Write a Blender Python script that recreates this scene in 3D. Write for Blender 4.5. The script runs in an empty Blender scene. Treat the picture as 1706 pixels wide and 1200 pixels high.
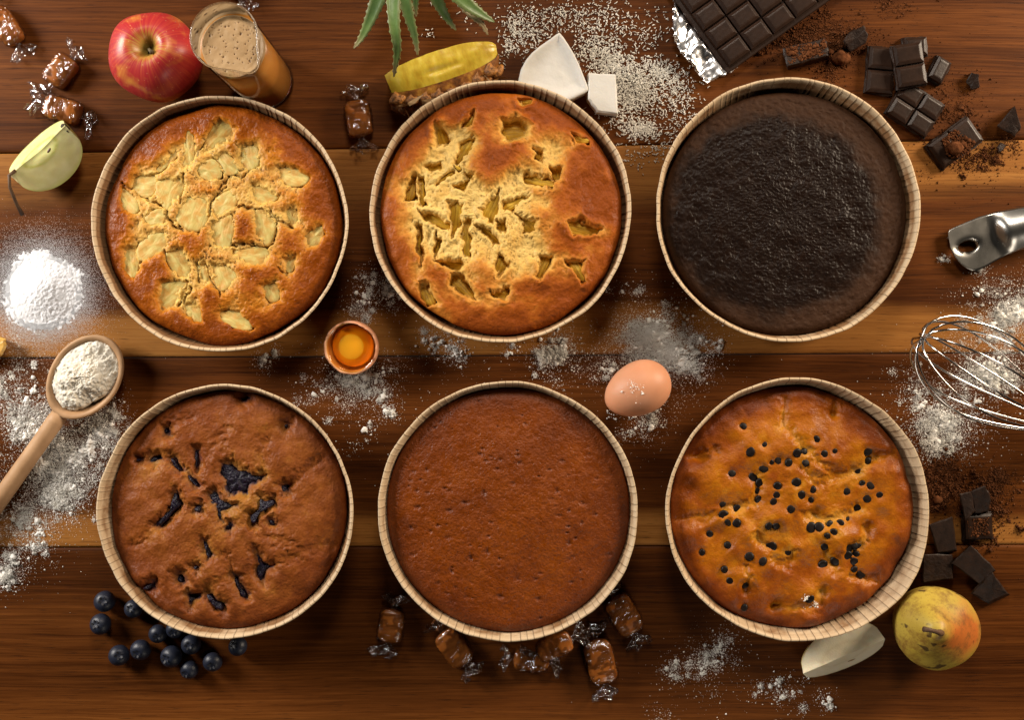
import bpy, math, random
import numpy as np
from mathutils import Vector, Matrix

random.seed(7)
RNG = np.random.default_rng(11)
SC = bpy.context.scene
COL = SC.collection
PI = math.pi

# ------------------------------------------------------------------ camera
H = 1.0                 # camera height above the table top, metres
S = 0.00054             # metres on the table per photograph pixel
cam_d = bpy.data.cameras.new("camera")
cam = bpy.data.objects.new("camera", cam_d)
COL.objects.link(cam)
cam.location = (0, 0, H)
cam_d.sensor_width = 36.0
cam_d.lens = 36.0 * H / (1706 * S)
cam_d.clip_start = 0.01
cam_d.clip_end = 50
SC.camera = cam

# ------------------------------------------------------------------ world and lamps
world = bpy.data.worlds.new("World")
SC.world = world
world.use_nodes = True
world.node_tree.nodes["Background"].inputs[0].default_value = (1.0, 0.86, 0.74, 1)
world.node_tree.nodes["Background"].inputs[1].default_value = 0.008


def softbox(name, loc, target, w, h, power, colour):
    d = bpy.data.lights.new(name, 'AREA')
    d.shape = 'RECTANGLE'
    d.size = w
    d.size_y = h
    d.energy = power
    d.color = colour
    o = bpy.data.objects.new(name, d)
    COL.objects.link(o)
    o.location = loc
    o.rotation_euler = (Vector(target) - Vector(loc)).to_track_quat('-Z', 'Y').to_euler()
    return o


softbox("softbox_left", (-1.34, 0.56, 0.62), (-0.20, 0.0, 0.02), 0.50, 0.50, 32.0, (1.0, 0.93, 0.85))
softbox("softbox_right", (1.36, 0.72, 0.62), (0.25, 0.05, 0.02), 0.46, 0.46, 33.0, (1.0, 0.82, 0.62))
softbox("softbox_back", (0.04, 1.05, 1.10), (0.0, 0.10, 0.0), 0.34, 0.34, 9.5, (1.0, 0.88, 0.75))
softbox("added_front_fill", (0.55, -1.10, 0.80), (0.22, -0.18, 0.0), 0.40, 0.40, 2.9, (1.0, 0.88, 0.74))  # added fill, no such lamp known; lifts the shaded pear slice and caramels

SC.view_settings.view_transform = 'Standard'
SC.view_settings.look = 'None'
SC.view_settings.exposure = 0.0
SC.view_settings.gamma = 1.0
SC.view_settings.use_curve_mapping = False
SC.cycles.transparent_max_bounces = 24
SC.cycles.max_bounces = 8
SC.cycles.caustics_reflective = False
SC.cycles.caustics_refractive = False
SC.cycles.sample_clamp_indirect = 4.0


# ------------------------------------------------------------------ helpers
def W(px, py, z=0.0):
    """photograph pixel -> the world point at height z that it shows"""
    k = S * (H - z) / H
    return Vector(((px - 853) * k, (600 - py) * k, z))


def wn(P, z):
    P = np.asarray(P, float)
    k = S * (H - z) / H
    return np.stack([(P[:, 0] - 853) * k, (600 - P[:, 1]) * k], 1)


def _hash(ix, iy, iz, seed):
    h = (ix * 374761393 + iy * 668265263 + iz * 2147483647 + seed * 1274126177) & 0xFFFFFFFF
    h = ((h ^ (h >> 13)) * 1274126177) & 0xFFFFFFFF
    h = ((h ^ (h >> 16)) * 2246822519) & 0xFFFFFFFF
    return ((h ^ (h >> 15)) & 0xFFFFFF) / float(0xFFFFFF)


def vn(x, y, z=None, seed=0):
    """smooth value noise, -1..1"""
    x = np.asarray(x, float)
    y = np.asarray(y, float)
    z = np.zeros_like(x) if z is None else np.asarray(z, float)
    fx, fy, fz = np.floor(x), np.floor(y), np.floor(z)
    ix, iy, iz = fx.astype(np.int64), fy.astype(np.int64), fz.astype(np.int64)
    tx, ty, tz = x - fx, y - fy, z - fz
    tx = tx * tx * (3 - 2 * tx)
    ty = ty * ty * (3 - 2 * ty)
    tz = tz * tz * (3 - 2 * tz)
    out = 0
    for a in (0, 1):
        for b in (0, 1):
            for c in (0, 1):
                w = (tx if a else 1 - tx) * (ty if b else 1 - ty) * (tz if c else 1 - tz)
                out = out + w * _hash(ix + a, iy + b, iz + c, seed)
    return out * 2 - 1


def fbm(x, y, z=None, seed=0, octv=4, gain=0.5):
    x = np.asarray(x, float)
    y = np.asarray(y, float)
    if z is not None:
        z = np.asarray(z, float)
    s, a, t = 0, 1.0, 0
    for i in range(octv):
        k = 2.03 ** i
        s = s + a * vn(x * k + 17.3 * i, y * k - 9.1 * i, None if z is None else z * k + 4.7 * i, seed + i * 31)
        t += a
        a *= gain
    return s / t * 1.5


def sst(a, b, x):
    t = np.clip((x - a) / (b - a), 0, 1)
    return t * t * (3 - 2 * t)


def poly_sd(U, V, poly):
    poly = np.asarray(poly, float)
    d2 = np.full(U.shape, 1e18)
    inside = np.zeros(U.shape, bool)
    n = len(poly)
    for i in range(n):
        ax, ay = poly[i]
        bx, by = poly[(i + 1) % n]
        ex, ey = bx - ax, by - ay
        L = ex * ex + ey * ey + 1e-9
        t = np.clip(((U - ax) * ex + (V - ay) * ey) / L, 0, 1)
        d2 = np.minimum(d2, (U - ax - t * ex) ** 2 + (V - ay - t * ey) ** 2)
        c = ((ay > V) != (by > V)) & (U < (bx - ax) * (V - ay) / ((by - ay) + 1e-12) + ax)
        inside ^= c
    d = np.sqrt(d2)
    return np.where(inside, -d, d)


def line_d(U, V, pts):
    d2 = np.full(U.shape, 1e18)
    for (ax, ay), (bx, by) in zip(pts[:-1], pts[1:]):
        ex, ey = bx - ax, by - ay
        L = ex * ex + ey * ey + 1e-9
        t = np.clip(((U - ax) * ex + (V - ay) * ey) / L, 0, 1)
        d2 = np.minimum(d2, (U - ax - t * ex) ** 2 + (V - ay - t * ey) ** 2)
    return np.sqrt(d2)


def chaikin(P, it=2, closed=True):
    P = np.asarray(P, float)
    for _ in range(it):
        if closed:
            Q = np.roll(P, -1, 0)
            P = np.stack([P * .75 + Q * .25, P * .25 + Q * .75], 1).reshape(-1, P.shape[1])
        else:
            A, B = P[:-1], P[1:]
            M = np.stack([A * .75 + B * .25, A * .25 + B * .75], 1).reshape(-1, P.shape[1])
            P = np.concatenate([P[:1], M, P[-1:]])
    return P


def link(o, parent=None):
    COL.objects.link(o)
    if parent is not None:
        o.parent = parent
    return o


def mesh(name, verts, faces, mat=None, parent=None, smooth=True, attrs=None, cols=None, loc=None):
    """one mesh object; faces: an index array, a list of index arrays or a list of lists"""
    me = bpy.data.meshes.new(name)
    verts = np.asarray(verts, np.float32)
    arrs = None
    if isinstance(faces, np.ndarray):
        arrs = [faces]
    elif len(faces) and isinstance(faces[0], np.ndarray) and faces[0].ndim == 2:
        arrs = faces
    if arrs is not None:
        lv = np.concatenate([a.reshape(-1) for a in arrs]).astype(np.int32)
        lt = np.concatenate([np.full(len(a), a.shape[1], np.int32) for a in arrs])
        ls = np.concatenate([[0], np.cumsum(lt)[:-1]]).astype(np.int32)
        me.vertices.add(len(verts))
        me.vertices.foreach_set("co", verts.reshape(-1))
        me.loops.add(len(lv))
        me.loops.foreach_set("vertex_index", lv)
        me.polygons.add(len(lt))
        me.polygons.foreach_set("loop_start", ls)
        me.polygons.foreach_set("loop_total", lt)
        me.update(calc_edges=True)
    else:
        me.from_pydata([tuple(v) for v in verts.tolist()], [], [list(map(int, f)) for f in faces])
        me.update()
    if smooth:
        me.polygons.foreach_set("use_smooth", np.ones(len(me.polygons), bool))
    if cols is not None:
        a = me.color_attributes.new("Col", 'FLOAT_COLOR', 'POINT')
        c = np.ones((len(verts), 4), np.float32)
        c[:, :3] = cols
        a.data.foreach_set("color", c.reshape(-1))
    for k, v in (attrs or {}).items():
        a = me.attributes.new(k, 'FLOAT', 'POINT')
        a.data.foreach_set("value", np.asarray(v, np.float32))
    if mat is not None:
        me.materials.append(mat)
    o = bpy.data.objects.new(name, me)
    if loc is not None:
        o.location = loc
    return link(o, parent)


def empty(name, loc=(0, 0, 0)):
    o = bpy.data.objects.new(name, None)
    o.location = loc
    return link(o)


def tag(o, label, cat, group=None):
    o["label"] = label
    o["category"] = cat
    if group:
        o["group"] = group
    return o


def grid_faces(nu, nv, wrap_u=False, wrap_v=False, base=0):
    """index array of quads over a grid of nu rows by nv columns"""
    iu = np.arange(nu if wrap_u else nu - 1)
    iv = np.arange(nv if wrap_v else nv - 1)
    a, b = np.meshgrid(iu, iv, indexing='ij')
    a2, b2 = (a + 1) % nu, (b + 1) % nv
    q = np.stack([a * nv + b, a * nv + b2, a2 * nv + b2, a2 * nv + b], -1).reshape(-1, 4)
    return q + base


def lathe(profile, nseg, fn=None):
    """rings of (r, z) round the z axis, closed round; fn(theta, i, r, z) -> r, z"""
    th = np.linspace(0, 2 * PI, nseg, endpoint=False)
    V = []
    for i, (r, z) in enumerate(profile):
        rr, zz = np.full(nseg, float(r)), np.full(nseg, float(z))
        if fn:
            rr, zz = fn(th, i, rr, zz)
        V.append(np.stack([rr * np.cos(th), rr * np.sin(th), zz], 1))
    return np.concatenate(V), grid_faces(len(profile), nseg, wrap_v=True)


def tube(pts, rad, nseg=8, caps=True):
    P = np.asarray(pts, float)
    n = len(P)
    R = np.full(n, rad, float) if np.isscalar(rad) else np.asarray(rad, float)
    T = np.gradient(P, axis=0)
    T /= np.linalg.norm(T, axis=1, keepdims=True) + 1e-12
    ref = np.array([0, 0, 1.0]) if abs(T[0][2]) < .9 else np.array([1.0, 0, 0])
    N = np.cross(T[0], ref)
    N /= np.linalg.norm(N)
    V = []
    th = np.linspace(0, 2 * PI, nseg, endpoint=False)
    for i in range(n):
        N = N - T[i] * np.dot(N, T[i])
        N /= np.linalg.norm(N) + 1e-12
        B = np.cross(T[i], N)
        V.append(P[i] + R[i] * (np.outer(np.cos(th), N) + np.outer(np.sin(th), B)))
    F = grid_faces(n, nseg, wrap_v=True).tolist()
    if caps:
        F.append(list(range(nseg))[::-1])
        F.append(list(range((n - 1) * nseg, n * nseg)))
    return np.concatenate(V), F


def ball(nu=14, nv=20):
    """unit sphere as a grid: verts, faces"""
    V = [(0, 0, 1)]
    for i in range(1, nu):
        a = PI * i / nu
        for j in range(nv):
            b = 2 * PI * j / nv
            V.append((math.sin(a) * math.cos(b), math.sin(a) * math.sin(b), math.cos(a)))
    V.append((0, 0, -1))
    F = [[0, 1 + j, 1 + (j + 1) % nv] for j in range(nv)]
    for i in range(nu - 2):
        for j in range(nv):
            a, b = 1 + i * nv + j, 1 + i * nv + (j + 1) % nv
            F.append([a, a + nv, b + nv, b])
    e = len(V) - 1
    o = 1 + (nu - 2) * nv
    F += [[o + (j + 1) % nv, o + j, e] for j in range(nv)]
    return np.array(V, float), F


# ------------------------------------------------------------------ materials
class NT:
    def __init__(s, name):
        s.m = bpy.data.materials.new(name)
        s.m.use_nodes = True
        s.t = s.m.node_tree
        s.b = s.t.nodes["Principled BSDF"]
        s.out = s.t.nodes["Material Output"]

    def n(s, kind, **kw):
        nd = s.t.nodes.new("ShaderNode" + kind)
        for k, v in kw.items():
            if hasattr(nd, k) and k not in ('Scale',):
                setattr(nd, k, v)
        return nd

    def l(s, a, b):
        s.t.links.new(a, b)

    def coord(s, kind='Object'):
        return s.n('TexCoord').outputs[kind]

    def mapping(s, vec, scale=(1, 1, 1), rot=(0, 0, 0), loc=(0, 0, 0)):
        m = s.n('Mapping')
        m.inputs['Scale'].default_value = scale
        m.inputs['Rotation'].default_value = rot
        m.inputs['Location'].default_value = loc
        s.l(vec, m.inputs['Vector'])
        return m.outputs[0]

    def noise(s, vec, scale, detail=4, rough=0.55, dist=0.0):
        n = s.n('TexNoise')
        n.inputs['Scale'].default_value = scale
        n.inputs['Detail'].default_value = detail
        n.inputs['Roughness'].default_value = rough
        n.inputs['Distortion'].default_value = dist
        s.l(vec, n.inputs['Vector'])
        return n.outputs[0]

    def ramp(s, fac, stops, interp='LINEAR'):
        r = s.n('ValToRGB')
        e = r.color_ramp.elements
        r.color_ramp.interpolation = interp
        while len(e) < len(stops):
            e.new(0.5)
        for el, (p, c) in zip(e, stops):
            el.position = p
            el.color = (*c, 1) if len(c) == 3 else c
        s.l(fac, r.inputs[0])
        return r.outputs[0]

    def mix(s, fac, a, b, mode='MIX'):
        m = s.n('Mix', data_type='RGBA', blend_type=mode)
        for sock, v in ((m.inputs[0], fac), (m.inputs[6], a), (m.inputs[7], b)):
            if isinstance(v, (int, float)):
                sock.default_value = v
            elif isinstance(v, tuple):
                sock.default_value = (*v, 1)
            else:
                s.l(v, sock)
        return m.outputs[2]

    def math(s, op, a, b=None, clamp=False):
        m = s.n('Math', operation=op, use_clamp=clamp)
        for i, v in enumerate((a, b)):
            if v is None:
                continue
            if isinstance(v, (int, float)):
                m.inputs[i].default_value = v
            else:
                s.l(v, m.inputs[i])
        return m.outputs[0]

    def attr(s, name, col=False):
        a = s.n('Attribute')
        a.attribute_name = name
        return a.outputs['Color' if col else 'Fac']

    def bump(s, height, strength=0.3, dist=0.001, chain=None):
        b = s.n('Bump')
        b.inputs['Strength'].default_value = strength
        b.inputs['Distance'].default_value = dist
        s.l(height, b.inputs['Height'])
        if chain is not None:
            s.l(chain, b.inputs['Normal'])
        return b.outputs[0]

    def set(s, **kw):
        for k, v in kw.items():
            key = {'base': 'Base Color', 'rough': 'Roughness', 'metal': 'Metallic', 'spec': 'Specular IOR Level', 'normal': 'Normal',
                   'coat': 'Coat Weight', 'coatr': 'Coat Roughness', 'sss': 'Subsurface Weight', 'sssr': 'Subsurface Radius', 'ssss': 'Subsurface Scale',
                   'trans': 'Transmission Weight', 'ior': 'IOR', 'sheen': 'Sheen Weight', 'alpha': 'Alpha', 'aniso': 'Anisotropic'}[k]
            so = s.b.inputs[key]
            if isinstance(v, (int, float)):
                so.default_value = v
            elif isinstance(v, tuple):
                so.default_value = (*v, 1) if len(so.default_value) == 4 else v
            else:
                s.l(v, so)
        return s.m


def simple(name, c1, c2, rough=0.6, scale=60, bump=0.2, bscale=400, bdist=0.0006, detail=4, lo=.35, hi=.65, **kw):
    t = NT(name)
    v = t.coord()
    n1 = t.noise(v, scale, detail)
    c = t.ramp(n1, [(lo, c1), (hi, c2)])
    args = dict(base=c, rough=rough)
    if bump:
        args['normal'] = t.bump(t.noise(v, bscale, 5), bump, bdist)
    args.update(kw)
    return t.set(**args)


M = {}


def wood_material():
    t = NT("walnut")
    v = t.coord()
    oi = t.n('ObjectInfo').outputs['Random']
    off = t.n('CombineXYZ')
    t.l(t.math('MULTIPLY', oi, 13.0), off.inputs[0])
    t.l(t.math('MULTIPLY', oi, 7.0), off.inputs[1])
    add = t.n('VectorMath', operation='ADD')
    t.l(v, add.inputs[0])
    t.l(off.outputs[0], add.inputs[1])
    p = add.outputs[0]
    warp = t.noise(t.mapping(p, (2.2, 7, 1)), 1.0, 3)
    sep = t.n('SeparateXYZ')
    t.l(p, sep.inputs[0])
    cmb = t.n('CombineXYZ')
    t.l(sep.outputs[0], cmb.inputs[0])
    t.l(t.math('ADD', sep.outputs[1], t.math('MULTIPLY', warp, 0.022)), cmb.inputs[1])
    q = cmb.outputs[0]
    broad = t.noise(t.mapping(q, (.8, 16, 1)), 1.0, 3, .5)
    streak = t.noise(t.mapping(q, (3.2, 210, 1)), 1.0, 4, .6)
    fine = t.noise(t.mapping(q, (14, 620, 1)), 1.0, 3, .65)
    pore = t.noise(t.mapping(q, (42, 900, 1)), 1.0, 2, .6)
    f = t.math('ADD', t.math('MULTIPLY', broad, .42), t.math('ADD', t.math('MULTIPLY', streak, .30), t.math('MULTIPLY', fine, .32)))
    heart = t.ramp(f, [(.34, (.022, .0055, .0010)), (.46, (.060, .0166, .0028)), (.58, (.118, .0355, .0064)), (.76, (.225, .077, .0155))])
    sapc = t.ramp(f, [(.36, (.14, .048, .0100)), (.52, (.29, .118, .026)), (.70, (.42, .195, .050))])
    sp = t.attr('sap')
    k = t.math('ADD', sp, t.math('MULTIPLY', t.math('SUBTRACT', broad, .5), .55))
    sf = t.ramp(k, [(.42, (0, 0, 0)), (.62, (1, 1, 1))])
    c = t.mix(sf, heart, sapc)
    pf = t.ramp(pore, [(.30, (1, 1, 1)), (.40, (0, 0, 0))])
    c = t.mix(t.math('MULTIPLY', pf, .55), c, (.012, .005, .0025))
    r = t.math('ADD', .36, t.math('MULTIPLY', fine, .22))
    h = t.math('SUBTRACT', t.math('MULTIPLY', fine, .5), t.math('MULTIPLY', pf, .6))
    return t.set(base=c, rough=r, spec=.08, normal=t.bump(h, .22, .0005))


def paper_material():
    t = NT("kraft_paper")
    v = t.coord()
    n1 = t.noise(v, 35, 5)
    base = t.ramp(n1, [(.3, (.53, .385, .235)), (.7, (.66, .51, .335))])
    fib = t.noise(v, 900, 3)
    base = t.mix(t.ramp(fib, [(.35, (.22, .22, .22)), (.6, (0, 0, 0))]), base, (.40, .28, .16))
    gr = t.math('ADD', t.attr('grease_shade'), t.math('MULTIPLY', t.math('SUBTRACT', t.noise(v, 40, 5, .65), .5), 1.3))
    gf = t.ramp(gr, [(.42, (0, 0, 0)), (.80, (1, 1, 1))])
    base = t.mix(t.math('MULTIPLY', gf, .88), base, (.19, .080, .023))  # grease brown, with the wall's shade painted into the same tone
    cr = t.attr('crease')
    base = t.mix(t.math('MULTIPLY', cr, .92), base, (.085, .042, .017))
    return t.set(base=base, rough=.62, spec=.3, normal=t.bump(t.noise(v, 600, 4), .25, .0005))


def cake_material(name, fine=700, bump=.5, bdist=.0010, var=.35, sss=0.0, spec=.4, coat=0.0):
    t = NT(name)
    v = t.coord()
    c = t.attr('Col', True)
    n = t.noise(v, fine, 2, .5)
    n2 = t.noise(v, 140, 4, .6)
    dark = t.mix(1.0, c, (.55, .45, .40), 'MULTIPLY')
    c2 = t.mix(t.math('MULTIPLY', t.ramp(n, [(.34, (1, 1, 1)), (.56, (0, 0, 0))]), var), c, dark)
    c2 = t.mix(t.math('MULTIPLY', t.ramp(n2, [(.35, (1, 1, 1)), (.6, (0, 0, 0))]), var * .8), c2, dark)
    h = t.math('ADD', t.math('MULTIPLY', n, .8), t.math('MULTIPLY', n2, .35))
    b = t.bump(h, bump, bdist)
    r = t.math('ADD', t.attr('rough'), t.math('MULTIPLY', t.math('SUBTRACT', n2, .5), .25), True)
    return t.set(base=c2, rough=r, normal=b, spec=spec, coat=coat, coatr=.3)


def film_material():
    """thin clear wrapping film: mostly see-through, mirror-like where it turns"""
    t = NT("clear_film")
    v = t.coord()
    nb = t.bump(t.noise(v, 200, 3, .5, 1.0), .30, .0014)
    tr = t.n('BsdfTransparent')
    tr.inputs[0].default_value = (.985, .98, .975, 1)
    gl = t.n('BsdfGlossy')
    gl.inputs['Color'].default_value = (.95, .95, .97, 1)
    gl.inputs['Roughness'].default_value = .13
    t.l(nb, gl.inputs['Normal'])
    lw = t.n('LayerWeight')
    lw.inputs[0].default_value = .35
    t.l(nb, lw.inputs['Normal'])
    mx = t.n('MixShader')
    t.l(t.math('ADD', t.math('MULTIPLY', lw.outputs['Fresnel'], .55), .035, True), mx.inputs[0])
    t.l(tr.outputs[0], mx.inputs[1])
    t.l(gl.outputs[0], mx.inputs[2])
    t.l(mx.outputs[0], t.out.inputs[0])
    return t.m


def thin_glass_material():
    t = NT("thin_glass")
    tr = t.n('BsdfTransparent')
    tr.inputs[0].default_value = (.96, .95, .93, 1)
    gl = t.n('BsdfGlossy')
    gl.inputs['Roughness'].default_value = .03
    fr = t.n('Fresnel')
    fr.inputs[0].default_value = 1.16
    mx = t.n('MixShader')
    t.l(fr.outputs[0], mx.inputs[0])
    t.l(tr.outputs[0], mx.inputs[1])
    t.l(gl.outputs[0], mx.inputs[2])
    t.l(mx.outputs[0], t.out.inputs[0])
    return t.m


def metal(name, col, rough, aniso=0.0, bs=0.0, bscale=60, stretch=(1, 1, 1)):
    t = NT(name)
    kw = dict(base=col, rough=rough, metal=1.0, aniso=aniso)
    v = t.mapping(t.coord(), stretch)
    n = t.noise(v, bscale, 4)
    kw['rough'] = t.math('ADD', rough, t.math('MULTIPLY', t.math('SUBTRACT', n, .5), .2), True)
    if bs:
        kw['normal'] = t.bump(n, bs, .001)
    return t.set(**kw)


M['wood'] = wood_material()
M['paper'] = paper_material()
M['film'] = film_material()
M['thin_glass'] = thin_glass_material()

# ------------------------------------------------------------------ table of walnut planks
table = empty("table")
table["kind"] = "structure"
SEAMS = [(-420, -420), (255, 232), (597, 588), (913, 908), (1600, 1600)]   # y at x = 0 and at x = 1706
SAP = [(0, 0), (84, 78), (0, 52), (0, 0)]                                      # width in px of pale sapwood at a plank's upper and lower edge


def seam_y(i, x):
    a, b = SEAMS[i]
    return a + (b - a) * x / 1706.0


def make_plank(i):
    nx, ny = 120, 40
    xs = np.linspace(-500, 2206, nx)
    V, sap = [], []
    for j in range(ny):
        f = j / (ny - 1)
        f = .5 - .5 * math.cos(PI * f)
        top = np.array([seam_y(i, x) for x in xs]) + .9
        bot = np.array([seam_y(i + 1, x) for x in xs]) - .9
        y = top + (bot - top) * f
        dt, db = y - top, bot - y
        st, sb = SAP[i]
        wob = fbm(xs / 420.0, np.full(nx, i * 3.7), seed=5, octv=3) * 12
        k = np.zeros(nx)
        if st:
            k = np.maximum(k, np.clip(1.0 - .5 * (dt + wob) / st, 0, 1))
        if sb:
            k = np.maximum(k, np.clip(1.0 - .5 * (db + wob) / sb, 0, 1))
        edge = min(f, 1 - f) * (SEAMS[i + 1][0] - SEAMS[i][0])
        z = -0.0009 * math.exp(-(edge / 1.3) ** 2)
        V.append(np.stack([(xs - 853) * S, (600 - y) * S, np.full(nx, z)], 1))
        sap.append(k)
    V = np.concatenate(V)
    sap = np.concatenate(sap)
    n = len(V)
    F = grid_faces(ny, nx)[:, ::-1]
    # the long edges and the underside give the plank its thickness
    top_i, bot_i = np.arange(nx), np.arange(nx) + (ny - 1) * nx
    V2 = np.concatenate([V[top_i], V[bot_i]])
    V2[:, 2] = -.022
    a = np.arange(nx - 1)
    s1 = np.stack([a, a + 1, n + a + 1, n + a], 1)
    s2 = np.stack([bot_i[a + 1], bot_i[a], n + nx + a, n + nx + a + 1], 1)
    s3 = np.stack([n + a, n + a + 1, n + nx + a + 1, n + nx + a], 1)
    return mesh("plank", np.concatenate([V, V2]), [F, s1, s2, s3], M['wood'], table,
                attrs={'sap': np.concatenate([sap, sap[top_i], sap[bot_i]])}, smooth=False)


for i in range(4):
    make_plank(i)

# ------------------------------------------------------------------ pleated paper moulds
ZR = 0.046       # height of the mould rim
ZC = 0.040       # height at which a cake's outline is taken
CAKES = {        # photograph: rim centre x, y and radius; cake centre x, y and radius
    'apple': (365, 372, 214, 368, 374, 199),
    'pineapple': (834, 352, 218, 834, 355, 202),
    'chocolate': (1314, 349, 220, 1310, 354, 205),
    'blueberry': (375, 853, 213, 377, 852, 199),
    'caramel': (846, 853, 217, 847, 852, 205),
    'chip': (1329, 850, 219, 1323, 848, 204),
}


def make_mould(key, label, seed, torn=None, grease_shade=.5):
    cx, cy, R, _, _, _ = CAKES[key]
    c = W(cx, cy, ZR)
    r = R * S * (H - ZR)
    root = empty("paper_mould", (c.x, c.y, 0))
    tag(root, label, "cake mould", "pleated paper cake moulds")
    rs = np.random.default_rng(seed)
    npl = 104
    wid = rs.uniform(.55, 1.45, npl)
    edges = np.concatenate([[0], np.cumsum(wid)]) / wid.sum() * 2 * PI
    th, ph, step = [], [], []
    for i in range(npl):
        w = edges[i + 1] - edges[i]
        for f in (0, .085, .16, .40, .70, .92):
            th.append(edges[i] + w * f)
            ph.append(f)
            step.append(rs.uniform(.7, 1.3) if f == 0 else step[-1])
    th, ph, step = np.array(th), np.array(ph), np.array(step)
    n = len(th)
    saw = (ph - .5) * .00022 * step               # each pleat laps over the next
    groove = np.where(ph == 0, 1.0, 0.0)
    wob = vn(np.cos(th) * 2.2 + seed, np.sin(th) * 2.2, seed=seed) * .0011 + vn(np.cos(th) * 9, np.sin(th) * 9, seed=seed + 3) * .0005
    wobz = vn(np.cos(th) * 3, np.sin(th) * 3 + seed, seed=seed + 1) * .0017
    push = np.zeros(n)
    if torn is not None:
        a0, wa, amt = torn
        d = (th - a0 + PI) % (2 * PI) - PI
        push = amt * np.exp(-(d / wa) ** 2)
    prof = [(-.0145, .0012, 0), (-.0137, .004, 0), (-.0112, .012, .4), (-.0085, .021, .8), (-.0062, .029, 1), (-.0046, .0345, 1), (-.0036, .039, 1),
            (-.0030, .0425, 1), (-.0026, .0446, .8), (-.0019, .0458, .45), (-.0009, .0462, .3), (0, .0458, .25), (.0001, .0448, .2), (-.0007, .0440, .4)]
    V, ga, ca = [], [], []
    rp = .0052 + 0 * th
    for k, (dr, z, pl) in enumerate(prof):
        f = max(0, min(1, (z - .008) / (ZR - .008)))
        rr = r + dr + saw * pl - groove * .0003 * pl + wob * f + push * f ** 3
        zz = z + wobz * f ** 2 - push * .22 * f ** 3
        V.append(np.stack([rr * np.cos(th), rr * np.sin(th), np.maximum(zz, .0006)], 1))
        g = 1.0 - sst(.0405, .0452, np.full(n, z)) if k < 9 else .14  # brown below the lip: butter grease plus painted shade beside the cake
        ga.append(np.full(n, 1.0) * g * (.62 + grease_shade))
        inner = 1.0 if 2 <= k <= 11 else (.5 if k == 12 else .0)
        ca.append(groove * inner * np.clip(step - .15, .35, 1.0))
    F = grid_faces(len(prof), n, wrap_v=True)
    cut = 8 * n
    V = np.concatenate(V)
    ga = np.concatenate(ga)
    ca = np.concatenate(ca)
    mesh("wall", V[:9 * n], F[:cut][:, ::-1], M['paper'], root, attrs={'grease_shade': ga[:9 * n], 'crease': ca[:9 * n]}, smooth=False)
    mesh("rim", V[8 * n:], grid_faces(len(prof) - 8, n, wrap_v=True)[:, ::-1], M['paper'], root, attrs={'grease_shade': ga[8 * n:], 'crease': ca[8 * n:]}, smooth=False)
    bv, bf = lathe([(r - .0146, .0008), (r - .0146, .0016), (.001, .0016)], 64)
    mesh("base", bv, bf, M['paper'], root, attrs={'grease_shade': np.ones(len(bv)), 'crease': np.zeros(len(bv))})
    return root


make_mould('apple', "pleated paper mould around the apple cake, below the red apple", 3, grease_shade=.45)
make_mould('pineapple', "pleated paper mould around the pineapple cake, below the pineapple wedge", 4, grease_shade=.35)
make_mould('chocolate', "pleated paper mould around the near-black chocolate cake", 5, grease_shade=.15)
make_mould('blueberry', "pleated paper mould around the blueberry cake, above the loose blueberries", 6, grease_shade=.12)
make_mould('caramel', "pleated paper mould around the plain caramel-brown cake", 8, grease_shade=.0)
make_mould('chip', "pleated paper mould around the chocolate chip cake, pushed out beside the pear", 9, torn=(-.66, .34, .0036), grease_shade=-.05)


# ------------------------------------------------------------------ cakes
def ramp3(B, stops):
    B = np.clip(B, 0, 1)
    xs = [s[0] for s in stops]
    return np.stack([np.interp(B, xs, [s[1][k] for s in stops]) for k in range(3)], 1)


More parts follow.
